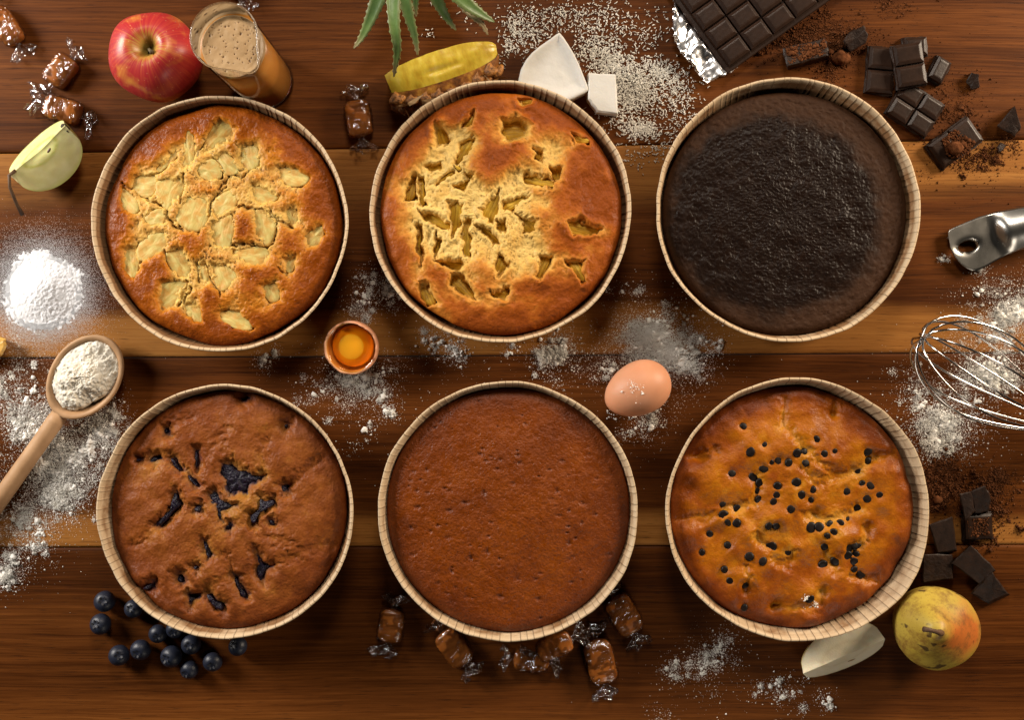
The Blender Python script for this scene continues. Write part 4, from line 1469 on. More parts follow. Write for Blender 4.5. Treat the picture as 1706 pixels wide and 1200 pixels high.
# ------------------------------------------------------------------ pineapple wedge and crown leaves
def pineapple_wedge():
    A, B_ = W(645, 138, .03), W(828, 78, .03)
    mid = (A + B_) / 2
    L = (B_ - A).length
    root = empty("pineapple_wedge", (mid.x, mid.y, 0))
    root.rotation_euler = (0, 0, math.atan2(B_.y - A.y, B_.x - A.x))
    tag(root, "wedge of yellow pineapple with its brown spiky rind", "pineapple")
    n, m = 40, 22
    xs = np.linspace(-L / 2, L / 2, n)
    un = np.abs((xs + .003) / (L / 2 + .003))
    prof = .30 + .75 * np.clip(1 - un ** 2.4, 0, 1) ** .6
    R = .040
    t = NT("pineapple_flesh")
    v = t.coord()
    vv = t.mapping(v, (120, 55, 55), rot=(0, 0, .35))
    c = t.ramp(t.noise(vv, 1.0, 4), [(.3, (.38, .23, .014)), (.55, (.54, .39, .035)), (.78, (.68, .55, .12))])
    c = t.mix(t.math('MULTIPLY', t.ramp(t.noise(t.mapping(v, (90, 60, 60)), 1.0, 3), [(.60, (0, 0, 0)), (.72, (1, 1, 1))]), .7), c, (.60, .37, .03))
    fl = t.set(base=c, rough=.35, spec=.45, sss=.12, ssss=.005, normal=t.bump(t.noise(vv, 1.3, 4), .5, .0009))
    # flesh faces: one wide face up and to the upper side, one narrow face away from view
    tip = np.array([.011, .036])        # (y, z) of the core edge
    a0, a1 = np.array([-.0135, .0315]), np.array([.014, .004])
    V = []
    for f in np.linspace(0, 1, m):
        yz = tip * (1 - f) + a0 * f
        bul = .0012 * math.sin(PI * f)
        V.append(np.stack([xs * (1 - .02 * f), yz[0] * prof, np.full(n, yz[1]) * (.6 + .4 * prof) + bul + .0005 * vn(xs * 130, np.full(n, f * 5), seed=4) - .0022 * np.exp(-((f - .62) / .10) ** 2) * np.clip(vn(xs * 95, np.zeros(n), seed=12), 0, 1)], 1))
    mesh("flesh", np.concatenate(V), grid_faces(m, n), fl, root)
    V = []
    for f in np.linspace(0, 1, 6):
        yz = tip * (1 - f) + a1 * f
        V.append(np.stack([xs, yz[0] * prof, np.full(n, yz[1]) * (.6 + .4 * prof)], 1))
    mesh("back_flesh", np.concatenate(V), grid_faces(6, n)[:, ::-1], fl, root)
    # rind: an arc from the lower edge of the flesh under the wedge
    t = NT("pineapple_rind")
    v = t.coord()
    c = t.ramp(t.noise(v, 110, 4), [(.3, (.05, .016, .005)), (.5, (.24, .085, .014)), (.68, (.50, .24, .035))])
    rind = t.set(base=c, rough=.6, spec=.3, normal=t.bump(t.noise(v, 240, 4), .6, .0012))
    V = []
    for f in np.linspace(0, 1, 18):
        a = math.radians(118 + 150 * f)
        y, z = -.0095 + .0175 * math.cos(a), .0165 + .0160 * math.sin(a)
        if f == 0:
            y, z = a0
        V.append(np.stack([xs * (1 - .05 * f), y * prof, np.maximum(np.full(n, z) * (.6 + .4 * prof), .0006)], 1))
    V.append(np.stack([xs * .95, np.full(n, a1[0]) * prof, np.full(n, .0008)], 1))
    mesh("rind", np.concatenate(V), grid_faces(19, n), rind, root)
    # end caps
    for e in (0, -1):
        pts = [np.concatenate([[xs[e]], tip * prof[e]]), np.concatenate([[xs[e]], a0 * prof[e]]), np.array([xs[e] * .97, -.0265 * prof[e], .016]), np.array([xs[e] * .95, -.006, .0015]), np.array([xs[e], .014 * prof[e], .0015])]
        mesh("end_face", np.array(pts), [[0, 1, 2, 3, 4] if e else [4, 3, 2, 1, 0]], fl, root, smooth=False)
    # eyes of the rind, each with a pale dry bract
    em = simple("rind_eye", (.045, .014, .004), (.46, .18, .026), rough=.6, scale=230, bump=.9, bscale=500, bdist=.0012, lo=.32, hi=.72)
    bm_ = simple("dry_bract", (.36, .22, .10), (.55, .38, .20), rough=.7, scale=200)
    v_, f_ = ball(8, 12)
    v_ = np.sign(v_) * np.abs(v_) ** 1.25 * np.array([.0086, .0062, .0042])
    v_ += (vn(v_[:, 0] * 420, v_[:, 1] * 420, v_[:, 2] * 420)[:, None] * .0015)
    e_me = b_me = None
    rs = np.random.default_rng(9)
    for row in range(3):
        for i in range(8):
            f = (i + .5 * (row % 2) + .2) / 8
            x = -L / 2 + L * (.02 + f * .95)
            if abs(x) > L / 2 * .97:
                continue
            pr = float(np.interp(x, xs, prof))
            y, z = [(-.0205, .0265), (-.0255, .0175), (-.0240, .0085)][row]
            if e_me is None:
                o = mesh("eye", v_, f_, em, root)
                e_me = o.data
            else:
                o = link(bpy.data.objects.new("eye", e_me), root)
            o.location = (x, y * pr, z)
            o.rotation_euler = (rs.uniform(-.3, .3), rs.uniform(-.3, .3), rs.uniform(-.5, .5))
            o.scale = (1, 1, rs.uniform(.8, 1.1))
            P = np.array([(-.0042, .0008, .0006), (-.0010, -.0032, .0012), (.0050, -.0086, .0046), (.0006, -.0026, .0040), (-.0036, .0016, .0036)])
            if b_me is None:
                b = mesh("bract", P, [[0, 1, 2, 3, 4]], bm_, o, smooth=False)
                b_me = b.data
            else:
                b = link(bpy.data.objects.new("bract", b_me), o)
            b.location = (0, -.0045, .0005)
            b.rotation_euler = (rs.uniform(-.4, .4), rs.uniform(-.4, .4), rs.uniform(-.9, .9))
            b.scale = (rs.uniform(.7, 1.3),) * 3


pineapple_wedge()


def crown():
    t = NT("pineapple_leaf")
    v = t.coord()
    c = t.ramp(t.noise(v, 45, 4), [(.3, (.055, .105, .028)), (.6, (.11, .19, .05)), (.8, (.18, .25, .085))])
    dry = t.attr('dry')
    c = t.mix(dry, c, (.27, .20, .10))
    m = t.set(base=c, rough=.42, spec=.4, normal=t.bump(t.noise(t.mapping(v, (1, 1, 1)), 300, 3), .25, .0006))
    base = W(705, -95, .045)
    root = empty("pineapple", (base.x, base.y, 0))
    tag(root, "spiky green pineapple leaves hanging in from the top edge", "pineapple crown")
    leaves = [  # centre line in pixels with heights, widest half width in mm, dryness at the tip
        ([(668, -90, .05), (640, -30, .055), (620, 25, .045), (603, 62, .030), (589, 80, .022)], 9.0, .7),
        ([(680, -90, .06), (655, -20, .075), (656, 40, .080), (663, 80, .070), (658, 112, .052), (656, 128, .042)], 6.8, .9),
        ([(690, -90, .05), (670, -20, .060), (682, 30, .052), (692, 62, .042), (696, 92, .034)], 7.2, .6),
        ([(700, -90, .02), (693, -30, .030), (692, 0, .022), (693, 28, .012)], 6.0, .8),
        ([(715, -90, .05), (715, -30, .060), (732, 8, .052), (747, 33, .042), (760, 50, .036)], 8.5, .4),
        ([(730, -90, .045), (745, -30, .060), (775, 4, .055), (800, 22, .045), (824, 36, .036)], 11.0, .1),
        ([(735, -90, .02), (752, -20, .034), (780, 20, .040), (803, 37, .038), (813, 58, .033)], 6.5, 1.0),
    ]
    for pts, wmax, dr in leaves:
        P = np.array([tuple(W(x, y, z)) for x, y, z in pts])
        P = chaikin(P, 3, closed=False)
        d = np.concatenate([[0], np.cumsum(np.linalg.norm(np.diff(P, axis=0), axis=1))])
        n = 64
        u = np.linspace(0, d[-1], n)
        C = np.stack([np.interp(u, d, P[:, k_]) for k_ in range(3)], 1)
        T = np.gradient(C, axis=0)
        side = np.stack([T[:, 1], -T[:, 0], np.zeros(n)], 1)
        side /= np.linalg.norm(side, axis=1, keepdims=True)
        f = u / d[-1]
        w = wmax * .00078 * np.clip((1 - f) * 1.6, 0, 1) ** .75 + .0004
        V, dryv = [], []
        for s_, zz in ((-1, .0022), (-.5, .0006), (0, 0), (.5, .0006), (1, .0022)):
            ww = w.copy()
            if abs(s_) == 1:
                ww = ww + np.where(np.arange(n) % 4 == 0, .0010, 0) * (f < .97)
            q_ = C + side * (ww * s_)[:, None]
            q_[:, 2] += zz * (w / .008)
            V.append(q_ - np.array(root.location))
            dryv.append(np.clip(sst(.80, 1.0, f) * dr + (abs(s_) == 1) * .35 + (.75 if dr >= 1 else 0), 0, 1))
        V = np.concatenate(V)
        o = mesh("leaf", V, grid_faces(5, n)[:, ::-1], m, root, attrs={'dry': np.concatenate(dryv)})
        so = o.modifiers.new("thickness", 'SOLIDIFY')
        so.thickness = .0009
    # stump the leaves grow from
    v_, f_ = ball(10, 16)
    o = mesh("stump", v_ * np.array([.020, .016, .020]), f_, simple("crown_stump", (.10, .07, .03), (.2, .15, .06), rough=.8), root)
    o.location = (.0, .004, .021)


crown()


# ------------------------------------------------------------------ blocks cut or broken from something
def block(name, top_px, z0, h, mat, label=None, cat=None, group=None, bev=.0008, low=None, jit=.0008, seed=0, lift=None, sub=4, parent=None):
    """a chunk whose top outline is given in pixels; low: shift in pixels of the bottom outline; lift: extra height per corner"""
    rs = np.random.default_rng(seed + 300)
    T = wn(top_px, z0 + h)
    low_px = np.asarray(top_px, float) + np.asarray(low if low is not None else (0, 0), float)
    Bt = wn(low_px, z0)
    c = T.mean(0)
    n = len(T)
    lf = np.zeros(n) if lift is None else np.asarray(lift, float)
    if np.sum(T[:, 0] * np.roll(T[:, 1], -1) - np.roll(T[:, 0], -1) * T[:, 1]) < 0:
        T, Bt, lf = T[::-1], Bt[::-1], lf[::-1]
    # edges broken into short uneven steps
    def dens(A):
        return np.concatenate([np.linspace(A[i], A[(i + 1) % n], sub, endpoint=False) for i in range(n)])
    T, Bt = dens(T), dens(Bt)
    lf = dens(lf[:, None])[:, 0]
    nn = len(T)
    jt = rs.uniform(-jit, jit, (nn, 2))
    jt[::sub] *= .4
    V = []
    for A, z, k_, j_ in ((Bt, 0, 1, .5), ((Bt + T) / 2, h * .5, 1, 1.4), (T, h - bev * .8, 1, 1), (T, h, None, .8)):
        q_ = A + jt * j_ - c
        if k_ is None:
            d = np.linalg.norm(q_, axis=1, keepdims=True)
            q_ = q_ * (1 - bev / d)
        zz = np.full(nn, z) + (lf if z > h * .7 else lf * .5 if z > 0 else 0)
        if z > h * .7:
            zz = zz + rs.uniform(-jit, jit, nn) * .3
        V.append(np.concatenate([q_, zz[:, None]], 1))
    V = np.concatenate(V + [np.array([[0, 0, h + lf.mean()]])])
    F = grid_faces(4, nn, wrap_v=True).tolist()
    F += [[3 * nn + j, 3 * nn + (j + 1) % nn, 4 * nn] for j in range(nn)] + [list(range(nn))[::-1]]
    o = mesh(name, V, F, mat, parent, smooth=False)
    o.location = (c[0], c[1], z0)
    if label:
        tag(o, label, cat, group)
    return o


# coconut
def coconut():
    P = [(932, 53), (939, 61), (947, 73), (956, 88), (964, 104), (972, 124), (979, 142), (981, 149), (976, 153), (958, 162), (945, 168), (915, 160), (880, 150), (862, 142), (864, 130), (868, 114), (876, 99), (886, 87), (900, 75), (916, 64), (927, 56)]
    P = np.array(P)
    z0, h = 0.0, .022
    T = wn(P, h)
    c = T.mean(0)
    D = T - c
    n = len(D)
    V, z_ = [], []
    for sc, z in ((.93, .0), (.975, .006), (.995, .014), (1.0, .0205), (.985, .0216), (.90, .0214), (.78, .0192), (.55, .0180), (.25, .0176)):
        q_ = D * sc
        zz = np.full(n, z) + (.0005 * vn(q_[:, 0] * 160, q_[:, 1] * 160, seed=2) if z > .012 else 0)
        V.append(np.concatenate([q_, zz[:, None]], 1))
    V = np.concatenate(V + [np.array([[0, 0, .0175]])])
    F = grid_faces(9, n, wrap_v=True)[:, ::-1].tolist() + [[8 * n + (j + 1) % n, 8 * n + j, 9 * n] for j in range(n)] + [list(range(n))]
    o = mesh("coconut_piece", V, F, M['coconut'], None)
    o.location = (c[0], c[1], .0)
    o.modifiers.new("soft", 'BEVEL').width = .0006
    tag(o, "large curved triangle of white coconut behind the pineapple cake's mould", "coconut")
    o = block("coconut_piece", [(981, 121), (1026, 123), (1030, 190), (996, 186), (980, 165)], 0, .022, M['coconut'], "small white coconut block beside the grated coconut", "coconut", low=(-3, 4), bev=.0016, jit=.0003, sub=5, seed=2)


coconut()


# ------------------------------------------------------------------ chocolate
def choc_square(w, d, h, mat, parent, loc, me=[{}]):
    key = (round(w, 5), round(d, 5), round(h, 5), mat.name)
    if key in me[0]:
        o = link(bpy.data.objects.new("square", me[0][key]), parent)
    else:
        V = []
        for ins, z in ((.0006, 0), (.0009, h * .66), (.0031, h * .94), (.0038, h * .985), (.0046, h)):
            a, b = w / 2 - ins, d / 2 - ins
            V += [(-a, -b, z), (a, -b, z), (a, b, z), (-a, b, z)]
        F = grid_faces(5, 4, wrap_v=True).tolist() + [[16, 17, 18, 19]]
        o = mesh("square", V, F, mat, parent, smooth=False)
        me[0][key] = o.data
    o.location = loc
    return o


def slab(name, px, py, z, deg, nu, nv, pu, pv, label, cat, group=None, tilt=(0, 0), t0=.0042, hs=.0042, margin=.0, skip=(), mat=None, jag=.0008, seed=0):
    """nu by nv squares of chocolate on one slab, centred on a pixel"""
    mat = mat or M['choc']
    p = W(px, py, z + t0 + hs)
    root = empty(name, (p.x, p.y, z))
    root.rotation_euler = (tilt[0], tilt[1], math.radians(deg))
    tag(root, label, cat, group)
    a, b = nu * pu / 2 + margin, nv * pv / 2 + margin
    rs = np.random.default_rng(seed)
    # uneven broken sides
    per = []
    for (x0, y0), (x1, y1) in (((-a, -b), (a, -b)), ((a, -b), (a, b)), ((a, b), (-a, b)), ((-a, b), (-a, -b))):
        m = max(4, int(math.hypot(x1 - x0, y1 - y0) / .005))
        for i in range(m):
            f = i / m
            per.append((x0 + (x1 - x0) * f, y0 + (y1 - y0) * f))
    per = np.array(per)
    n = len(per)
    V = []
    for z_, s_ in ((0, .6), (t0 * .5, 1.2), (t0 - .0004, 1.0), (t0, .7)):
        j = rs.uniform(-jag, jag, (n, 2)) * s_
        k_ = 1 - (.0006 / max(a, b) if z_ == t0 else 0)
        V.append(np.concatenate([per * k_ + j, np.full((n, 1), z_)], 1))
    F = grid_faces(4, n, wrap_v=True).tolist() + [list(range(3 * n, 4 * n)), list(range(n))[::-1]]
    mesh("slab", np.concatenate(V), F, M['choc_cut'] if margin == 0 else mat, root, smooth=False)
    for i in range(nu):
        for j in range(nv):
            if (i, j) in skip:
                continue
            choc_square(pu, pv, hs, mat, root, (-nu * pu / 2 + pu * (i + .5), -nv * pv / 2 + pv * (j + .5), t0 - .0001))
    return root


PU, PV = 46 * S * .985, 36.5 * S * .985
bd = math.degrees(math.atan2(27.7, 38.5))
# the bar's lower corner is at (1216, 116); it runs up and out of the frame
u_px = np.array([38.0, -27.4])
v_px = np.array([-22.5, -28.9])
nu_, nv_ = 5, 7
ctr = np.array([1215, 113]) + u_px * nu_ / 2 + v_px * nv_ / 2 + np.array([3.0, -4.0])
slab("chocolate_bar", ctr[0], ctr[1], .0035, 35.8, nu_, nv_, PU, PV, "large unwrapped dark chocolate bar on silver foil at the top edge", "chocolate bar", margin=.0035, t0=.006, hs=.005, jag=.0001)


def foil():
    P = [(1117, -10), (1123, 6), (1119, 30), (1121, 62), (1133, 88), (1152, 108), (1164, 128), (1176, 139), (1190, 136), (1202, 127), (1222, 120), (1232, 112), (1240, 60), (1200, -20)]
    nx, ny = 64, 78
    xs, ys = np.linspace(1105, 1250, nx), np.linspace(-60, 145, ny)
    X, Y = np.meshgrid(xs, ys)
    sd = poly_sd(X + 3 * fbm(X / 9, Y / 9, seed=3), Y + 3 * fbm(X / 9, Y / 9, seed=4), P + [(1200, -60), (1117, -60)])
    bar_d = ((X - 1215) * 29 + (Y - 113) * -22.5) / 36.6        # distance across the bar's left edge
    lift = sst(-1, 12, -bar_d)
    def ridge(s_, sd_):
        return 1 - np.abs(fbm(X / s_, Y / s_ * .8 + .3 * X / s_, seed=sd_, octv=2))
    z = .0022 + lift * (.0065 * ridge(46, 7) + .0020 * ridge(20, 9) + .0005 * ridge(9, 12)) + .006 * np.exp(-((sd + 4) / 6) ** 2) * lift * (.4 + .6 * vn(X / 14, Y / 14, seed=2))
    z = np.where(lift < .05, .0018, z)
    inside = sd < 0
    V = np.stack([(X - 853) * S * (1 - z), (600 - Y) * S * (1 - z), np.maximum(z, .0012)], -1).reshape(-1, 3)
    F = grid_faces(ny, nx)
    keep = inside.reshape(-1)[F].all(1)
    F = F[keep]
    used = np.unique(F)
    idx = np.full(len(V), -1)
    idx[used] = np.arange(len(used))
    V = V[used]
    c = V.mean(0) * np.array([1, 1, 0])
    o = mesh("foil", V - c, idx[F][:, ::-1], M['foil'], None, smooth=False)
    o.location = c
    so = o.modifiers.new("thickness", 'SOLIDIFY')
    so.thickness = .00025
    tag(o, "crumpled silver foil under the chocolate bar", "foil")


foil()

G1 = "broken chocolate beside the chocolate cake"
pu, pv = 40 * S, 33 * S
slab("chocolate_piece", 1469, 115, .0, -5, 1, 2, pu * 1.15, pv * 1.2, "two-square chocolate piece at the pile's left, lying under another", "chocolate", G1, seed=1, jag=.0011)
slab("chocolate_piece", 1527, 76, .0, 4, 1, 1, pu, pv, "chocolate square sticking out behind the top of the pile", "chocolate", G1, seed=2, jag=.0011)
slab("chocolate_piece", 1518, 106, .0094, 9, 1, 2, pu * 1.22, pv * 1.08, "two-square chocolate piece on top of the pile", "chocolate", G1, tilt=(.02, -.05), seed=3, jag=.0011)
slab("chocolate_piece", 1566, 115, .0, 62, 1, 1, pu * 1.06, pv * .86, "single tilted chocolate square at the pile's right side", "chocolate", G1, tilt=(.12, .06), seed=4, jag=.001)
slab("chocolate_piece", 1527, 180, .0, -32, 2, 2, pu, pv * .98, "four-square chocolate piece between the pile and the cocoa-dusted one", "chocolate", G1, tilt=(0, .06), seed=5, jag=.0012)
slab("chocolate_piece", 1593, 237, .0, 36, 2, 1, pu * 1.06, pu * 1.25, "two-square chocolate piece half covered in cocoa near the cake's rim", "chocolate", G1, tilt=(.05, .0), seed=6, jag=.0012)
block("chocolate_shard", [(1405, 68), (1416, 52), (1438, 43), (1446, 58), (1443, 70), (1420, 84)], 0, .011, M['choc_cut'], "small chocolate lump above the cocoa-dusted chunk", "chocolate", bev=.0012, jit=.0006, seed=4, lift=[0, .001, .003, .002, 0, -.003])
block("chocolate_shard", [(1612, 135), (1618, 121), (1630, 124), (1632, 145), (1622, 148)], 0, .008, M['choc_cut'], "tiny lone chocolate crumb on bare wood right of the pile", "chocolate", bev=.0008, jit=.0005, seed=5, lift=[-.003, .001, .002, 0, -.002])
block("chocolate_shard", [(1664, 208), (1689, 177), (1702, 210), (1694, 226)], 0, .013, M['choc_cut'], "pointed chocolate shard at the right edge above the steel handle", "chocolate", bev=.0010, jit=.0006, seed=6, lift=[-.003, .003, 0, -.002], low=(-3, 2))
block("chocolate_shard", [(1662, 246), (1667, 237), (1676, 241), (1672, 250), (1665, 254)], 0, .006, M['choc_cut'], "smallest chocolate crumb, below the pointed shard", "chocolate", bev=.0008, jit=.0005, seed=7)
o = block("chocolate_chunk", [(1304, 80), (1375, 62), (1381, 84), (1380, 92), (1312, 110)], 0, .017, M['choc_cut'], "long chocolate chunk coated with cocoa below the bar", "chocolate", bev=.0012, jit=.0008, seed=8, low=(0, 6), sub=6)
def big(p, f=1.20):
    p = np.asarray(p, float)
    c = p.mean(0)
    return (c + (p - c) * f).tolist()


G2 = "broken chocolate beside the chocolate chip cake"
slab("chocolate_piece", 1631, 878, .0, 2, 1, 1, 50 * S, 44 * S, "square chocolate piece at the seam, dusted with cocoa, right of the chip cake", "chocolate", G2, seed=11, jag=.0012, tilt=(.0, .1), hs=.003)
block("chocolate_shard", big([(1601, 826), (1617, 823), (1623, 851), (1609, 863)]), .008, .010, M['choc_cut'], "thin upright chocolate shard above the square piece", "chocolate", G2, seed=12, bev=.001, jit=.0006)
block("chocolate_shard", big([(1621, 822), (1640, 814), (1648, 832), (1646, 850), (1629, 853)]), .0, .014, M['choc_cut'], "chocolate lump right behind the thin upright shard", "chocolate", G2, seed=13, bev=.001, jit=.0007, lift=[0, .002, .001, -.002, -.003])
block("chocolate_shard", big([(1552, 878), (1584, 867), (1591, 914), (1566, 919)]), .0, .015, M['choc_cut'], "chocolate wedge touching the chip cake's mould", "chocolate", G2, seed=14, bev=.0012, jit=.0007, lift=[0, .001, -.002, -.003])
block("chocolate_shard", big([(1541, 928), (1582, 929), (1584, 962), (1542, 968)]), .0, .012, M['choc_cut'], "chocolate block just above the whole pear", "chocolate", G2, seed=15, bev=.001, jit=.0007)
block("chocolate_shard", big([(1591, 940), (1617, 914), (1653, 950), (1632, 970)]), .0, .014, M['choc_cut'], "tilted chocolate slab between the square piece and the pear", "chocolate", G2, seed=16, bev=.001, jit=.0007, lift=[.001, .003, 0, -.003])
block("chocolate_shard", big([(1626, 990), (1650, 956), (1662, 970), (1677, 990), (1650, 1003)]), .0, .012, M['choc_cut'], "lowest jagged chocolate shard at the pear's upper right", "chocolate", G2, seed=17, bev=.0015, jit=.0012, lift=[-.003, .003, .001, -.002, -.003])


# ------------------------------------------------------------------ steel handle
def steel_handle():
    up = [(1580, 398), (1578, 388), (1582, 382), (1600, 374), (1641, 357), (1706, 346), (1780, 332), (1860, 318)]
    dn = [(1582, 412), (1592, 432), (1606, 446), (1625, 454), (1671, 427), (1706, 411), (1780, 392), (1860, 376)]
    n, m = 56, 25
    def res(P, n):
        P = np.array(P, float)
        d = np.concatenate([[0], np.cumsum(np.linalg.norm(np.diff(P, axis=0), axis=1))])
        u = np.linspace(0, 1, n) ** 1.25 * d[-1]
        return np.stack([np.interp(u, d, P[:, k_]) for k_ in (0, 1)], 1)
    A, B_ = res(chaikin(up, 1, False), n), res(chaikin(dn, 1, False), n)
    f = np.linspace(0, 1, m)
    G = A[:, None, :] * (1 - f)[None, :, None] + B_[:, None, :] * f[None, :, None]
    hx, hy, ra, rb = 1610, 411, 16.5, 10.5
    # pull grid points onto the edge of the hole
    a = math.radians(-12)
    dx, dy = G[..., 0] - hx, G[..., 1] - hy
    lx, ly = dx * math.cos(a) + dy * math.sin(a), -dx * math.sin(a) + dy * math.cos(a)
    e = np.sqrt((lx / ra) ** 2 + (ly / rb) ** 2)
    snap = (e > .80) & (e < 1.22)
    s_ = np.where(snap, 1 / e, 1.0)
    lx, ly = lx * s_, ly * s_
    G[..., 0], G[..., 1] = hx + lx * math.cos(a) - ly * math.sin(a), hy + lx * math.sin(a) + ly * math.cos(a)
    e = np.where(snap, 1.0, e)
    # flat end, then a fold where the handle rises and hollows
    fold = (G[..., 0] - 1655) * .93 + (G[..., 1] - 392) * -.36
    up_ = np.clip(fold, 0, None)
    cross = np.sin(PI * f)[None, :] * np.ones((n, 1))
    z = .006 + .00012 * up_ + .0075 * cross * sst(0, 30, fold) - .0016 * np.exp(-((e - 1) / .30) ** 2) * (fold < 0)
    k_ = S * (1 - z)
    V = np.stack([(G[..., 0] - 853) * k_, (600 - G[..., 1]) * k_, z], -1).reshape(-1, 3)
    F = grid_faces(n, m)
    keep = ~((e.reshape(-1)[F] <= 1.001).all(1))
    F = F[keep]
    c = np.array(W(1700, 385, 0))
    root = mesh("spatula_handle", V - c, F[:, ::-1], M['steel'], None, smooth=True)
    root.location = c
    so = root.modifiers.new("thickness", 'SOLIDIFY')
    so.thickness = .0016
    so.offset = -1
    tag(root, "bent steel utensil handle with a hanging hole at the right edge", "utensil handle")


steel_handle()


# ------------------------------------------------------------------ whisk
def whisk():
    tip = np.array(W(1534, 562, .068))
    tail = np.array(W(1835, 742, .016))
    root = empty("whisk", (tail[0], tail[1], 0))
    tag(root, "steel balloon whisk at the right edge over spilled flour", "whisk")
    ax = tail - tip
    L = np.linalg.norm(ax)
    ax /= L
    e1 = np.cross(ax, [0, 0, 1.0])
    e1 /= np.linalg.norm(e1)
    e2 = np.cross(e1, ax)
    nw = 6
    for i in range(nw):
        phi = PI * i / nw + .16
        d = math.cos(phi) * e1 + math.sin(phi) * e2
        P = []
        for t_ in np.linspace(-1, 1, 90):
            s_ = 1 - abs(t_)                   # 0 at the handle, 1 at the tip
            w = .0385 * (math.sin(PI * min(1, s_ ** 1.15) * .5) ** 1.3) if s_ < .62 else None
            x = L * (1 - s_)
            # teardrop: narrow at the handle, round at the tip
            u_ = abs(t_)
            g_ = math.sqrt(max(0, 1 - (1 - min(1, u_ / .30)) ** 2)) if u_ < .30 else 1 - .90 * float(sst(.30, 1.0, np.float64(u_)))
            xx = L * u_
            wob = 1 + .03 * math.sin(i * 2.1)
            P.append(tip + ax * (xx + .0016 * (i % 3) - .0016) + d * (math.copysign(1, t_) * .0405 * g_ * wob))
        v_, f_ = tube(np.array(P) - np.array(root.location), .00095, 8)
        mesh("wire", v_, f_, M['wire'], root)
    hv, hf = tube(np.array([tail - ax * .004, tail + ax * .02, tail + ax * .10]) - np.array(root.location), [.0065, .0085, .0085], 16)
    mesh("handle", hv, hf, M['steel'], root)


whisk()


# ------------------------------------------------------------------ wooden spoon and the flour in it
def wooden_spoon():
    c = W(141, 627, .020)
    root = empty("wooden_spoon", (c.x, c.y, 0))
    dirp = W(-60, 905, .010) - W(141, 627, .010)
    a = math.atan2(dirp.y, dirp.x)
    root.rotation_euler = (0, 0, a)
    tag(root, "wooden spoon heaped with flour at the left edge", "spoon")
    n = 64
    th = np.linspace(0, 2 * PI, n, endpoint=False)
    ax_, bx = .0395, .0305
    V = []
    for sc, z in ((.15, .0012), (.45, .0020), (.75, .0058), (.93, .0115), (1.0, .0170), (1.0, .0190), (.965, .0200), (.89, .0195), (.84, .0165), (.70, .0090), (.40, .0056), (.08, .0050)):
        V.append(np.stack([ax_ * sc * np.cos(th) * (1 + .07 * np.cos(th) * (np.cos(th) > 0)), bx * sc * np.sin(th), np.full(n, z)], 1))
    F = grid_faces(12, n, wrap_v=True).tolist() + [list(range(n))[::-1], list(range(11 * n, 12 * n))]
    mesh("bowl", np.concatenate(V), F, M['spoon'], root)
    L = dirp.length
    hv, hf = tube([(.0385, 0, .0125), (.050, 0, .0128), (.070, 0, .0115), (.12, 0, .0100), (L, 0, .0085)], [.0072, .0078, .0074, .0078, .0082], 18)
    mesh("handle", hv, hf, M['spoon'], root)
    # the flour heaped in the bowl lies in the spoon: a thing of its own
    nr, nt = 60, 150
    r = np.linspace(0, 1, nr)
    rr, tt = np.meshgrid(r, np.linspace(0, 2 * PI, nt, endpoint=False), indexing='ij')
    edge = 1 + .05 * vn(np.cos(tt) * 3, np.sin(tt) * 3, seed=4) + .03 * vn(np.cos(tt) * 8, np.sin(tt) * 8, seed=5) - .20 * np.exp(-(((tt - 1.05 + PI) % (2 * PI) - PI) / .45) ** 2)
    X, Y = rr * edge * ax_ * .87 * np.cos(tt), rr * edge * bx * .87 * np.sin(tt)
    k_ = np.ones_like(X)
    Z = .0160 + .0125 * (1 - rr ** 2) + .0026 * fbm(X * 75, Y * 75, seed=2, octv=2) * (1 - rr ** 4) + .0021 * np.abs(fbm(X * 210, Y * 210, seed=3, octv=4, gain=.62)) + .0007 * vn(X * 900, Y * 900, seed=9)
    Z = np.where(rr > .97, .0150, Z)
    o = mesh("flour_heap", np.stack([X, Y, Z], -1).reshape(-1, 3), grid_faces(nr, nt, wrap_v=True), M['flour_heap'], None)
    o.location = (c.x, c.y, 0)
    o.rotation_euler = (0, 0, a)
    tag(o, "lumpy cream-white heap of flour in the wooden spoon", "flour")


wooden_spoon()


# ------------------------------------------------------------------ sugar mound
def sugar():
    c = W(62, 486, .01)
    nr, nt = 110, 320
    rr, tt = np.meshgrid(np.linspace(0.004, 1, nr), np.linspace(0, 2 * PI, nt, endpoint=False), indexing='ij')
    R = .054
    X, Y = rr * R * np.cos(tt), rr * R * np.sin(tt)
    rad = rr * R * (1 + .08 * vn(X * 60, Y * 60, seed=3))
    Z = .0105 * np.exp(-(rad / .0235) ** 2) - .0010 + .0004 * fbm(X * 480, Y * 480, seed=5, octv=2, gain=.6)
    Z = np.where(rr > .97, -.001, Z)
    o = mesh("sugar_mound", np.stack([X, Y, Z], -1).reshape(-1, 3), grid_faces(nr, nt, wrap_v=True), M['sugar'], None)
    o.location = (c.x, c.y, 0)
    tag(o, "white mound of sugar at the left edge above the spoon", "sugar")


sugar()

# golden piece that just pokes in at the left edge
block("candied_peel", [(-40, 556), (-8, 560), (8, 564), (9, 578), (2, 592), (-12, 598), (-40, 600)], .002, .012, flesh("candied_peel", (.50, .27, .05), (.68, .43, .12), rough=.3), "golden crumb poking in at the left edge below the sugar", "crumb", bev=.002, jit=.0006, seed=31, sub=5)

# ------------------------------------------------------------------ powders and gratings: too many to count
MOULD_C = [(np.array(W(a, b, ZR))[:2], r * S * (H - ZR) - .013) for a, b, r, _, _, _ in CAKES.values()]


def clear_of_moulds(XY):
    ok = np.ones(len(XY), bool)
    for c, r in MOULD_C:
        ok &= np.linalg.norm(XY - c, axis=1) > r
    return ok


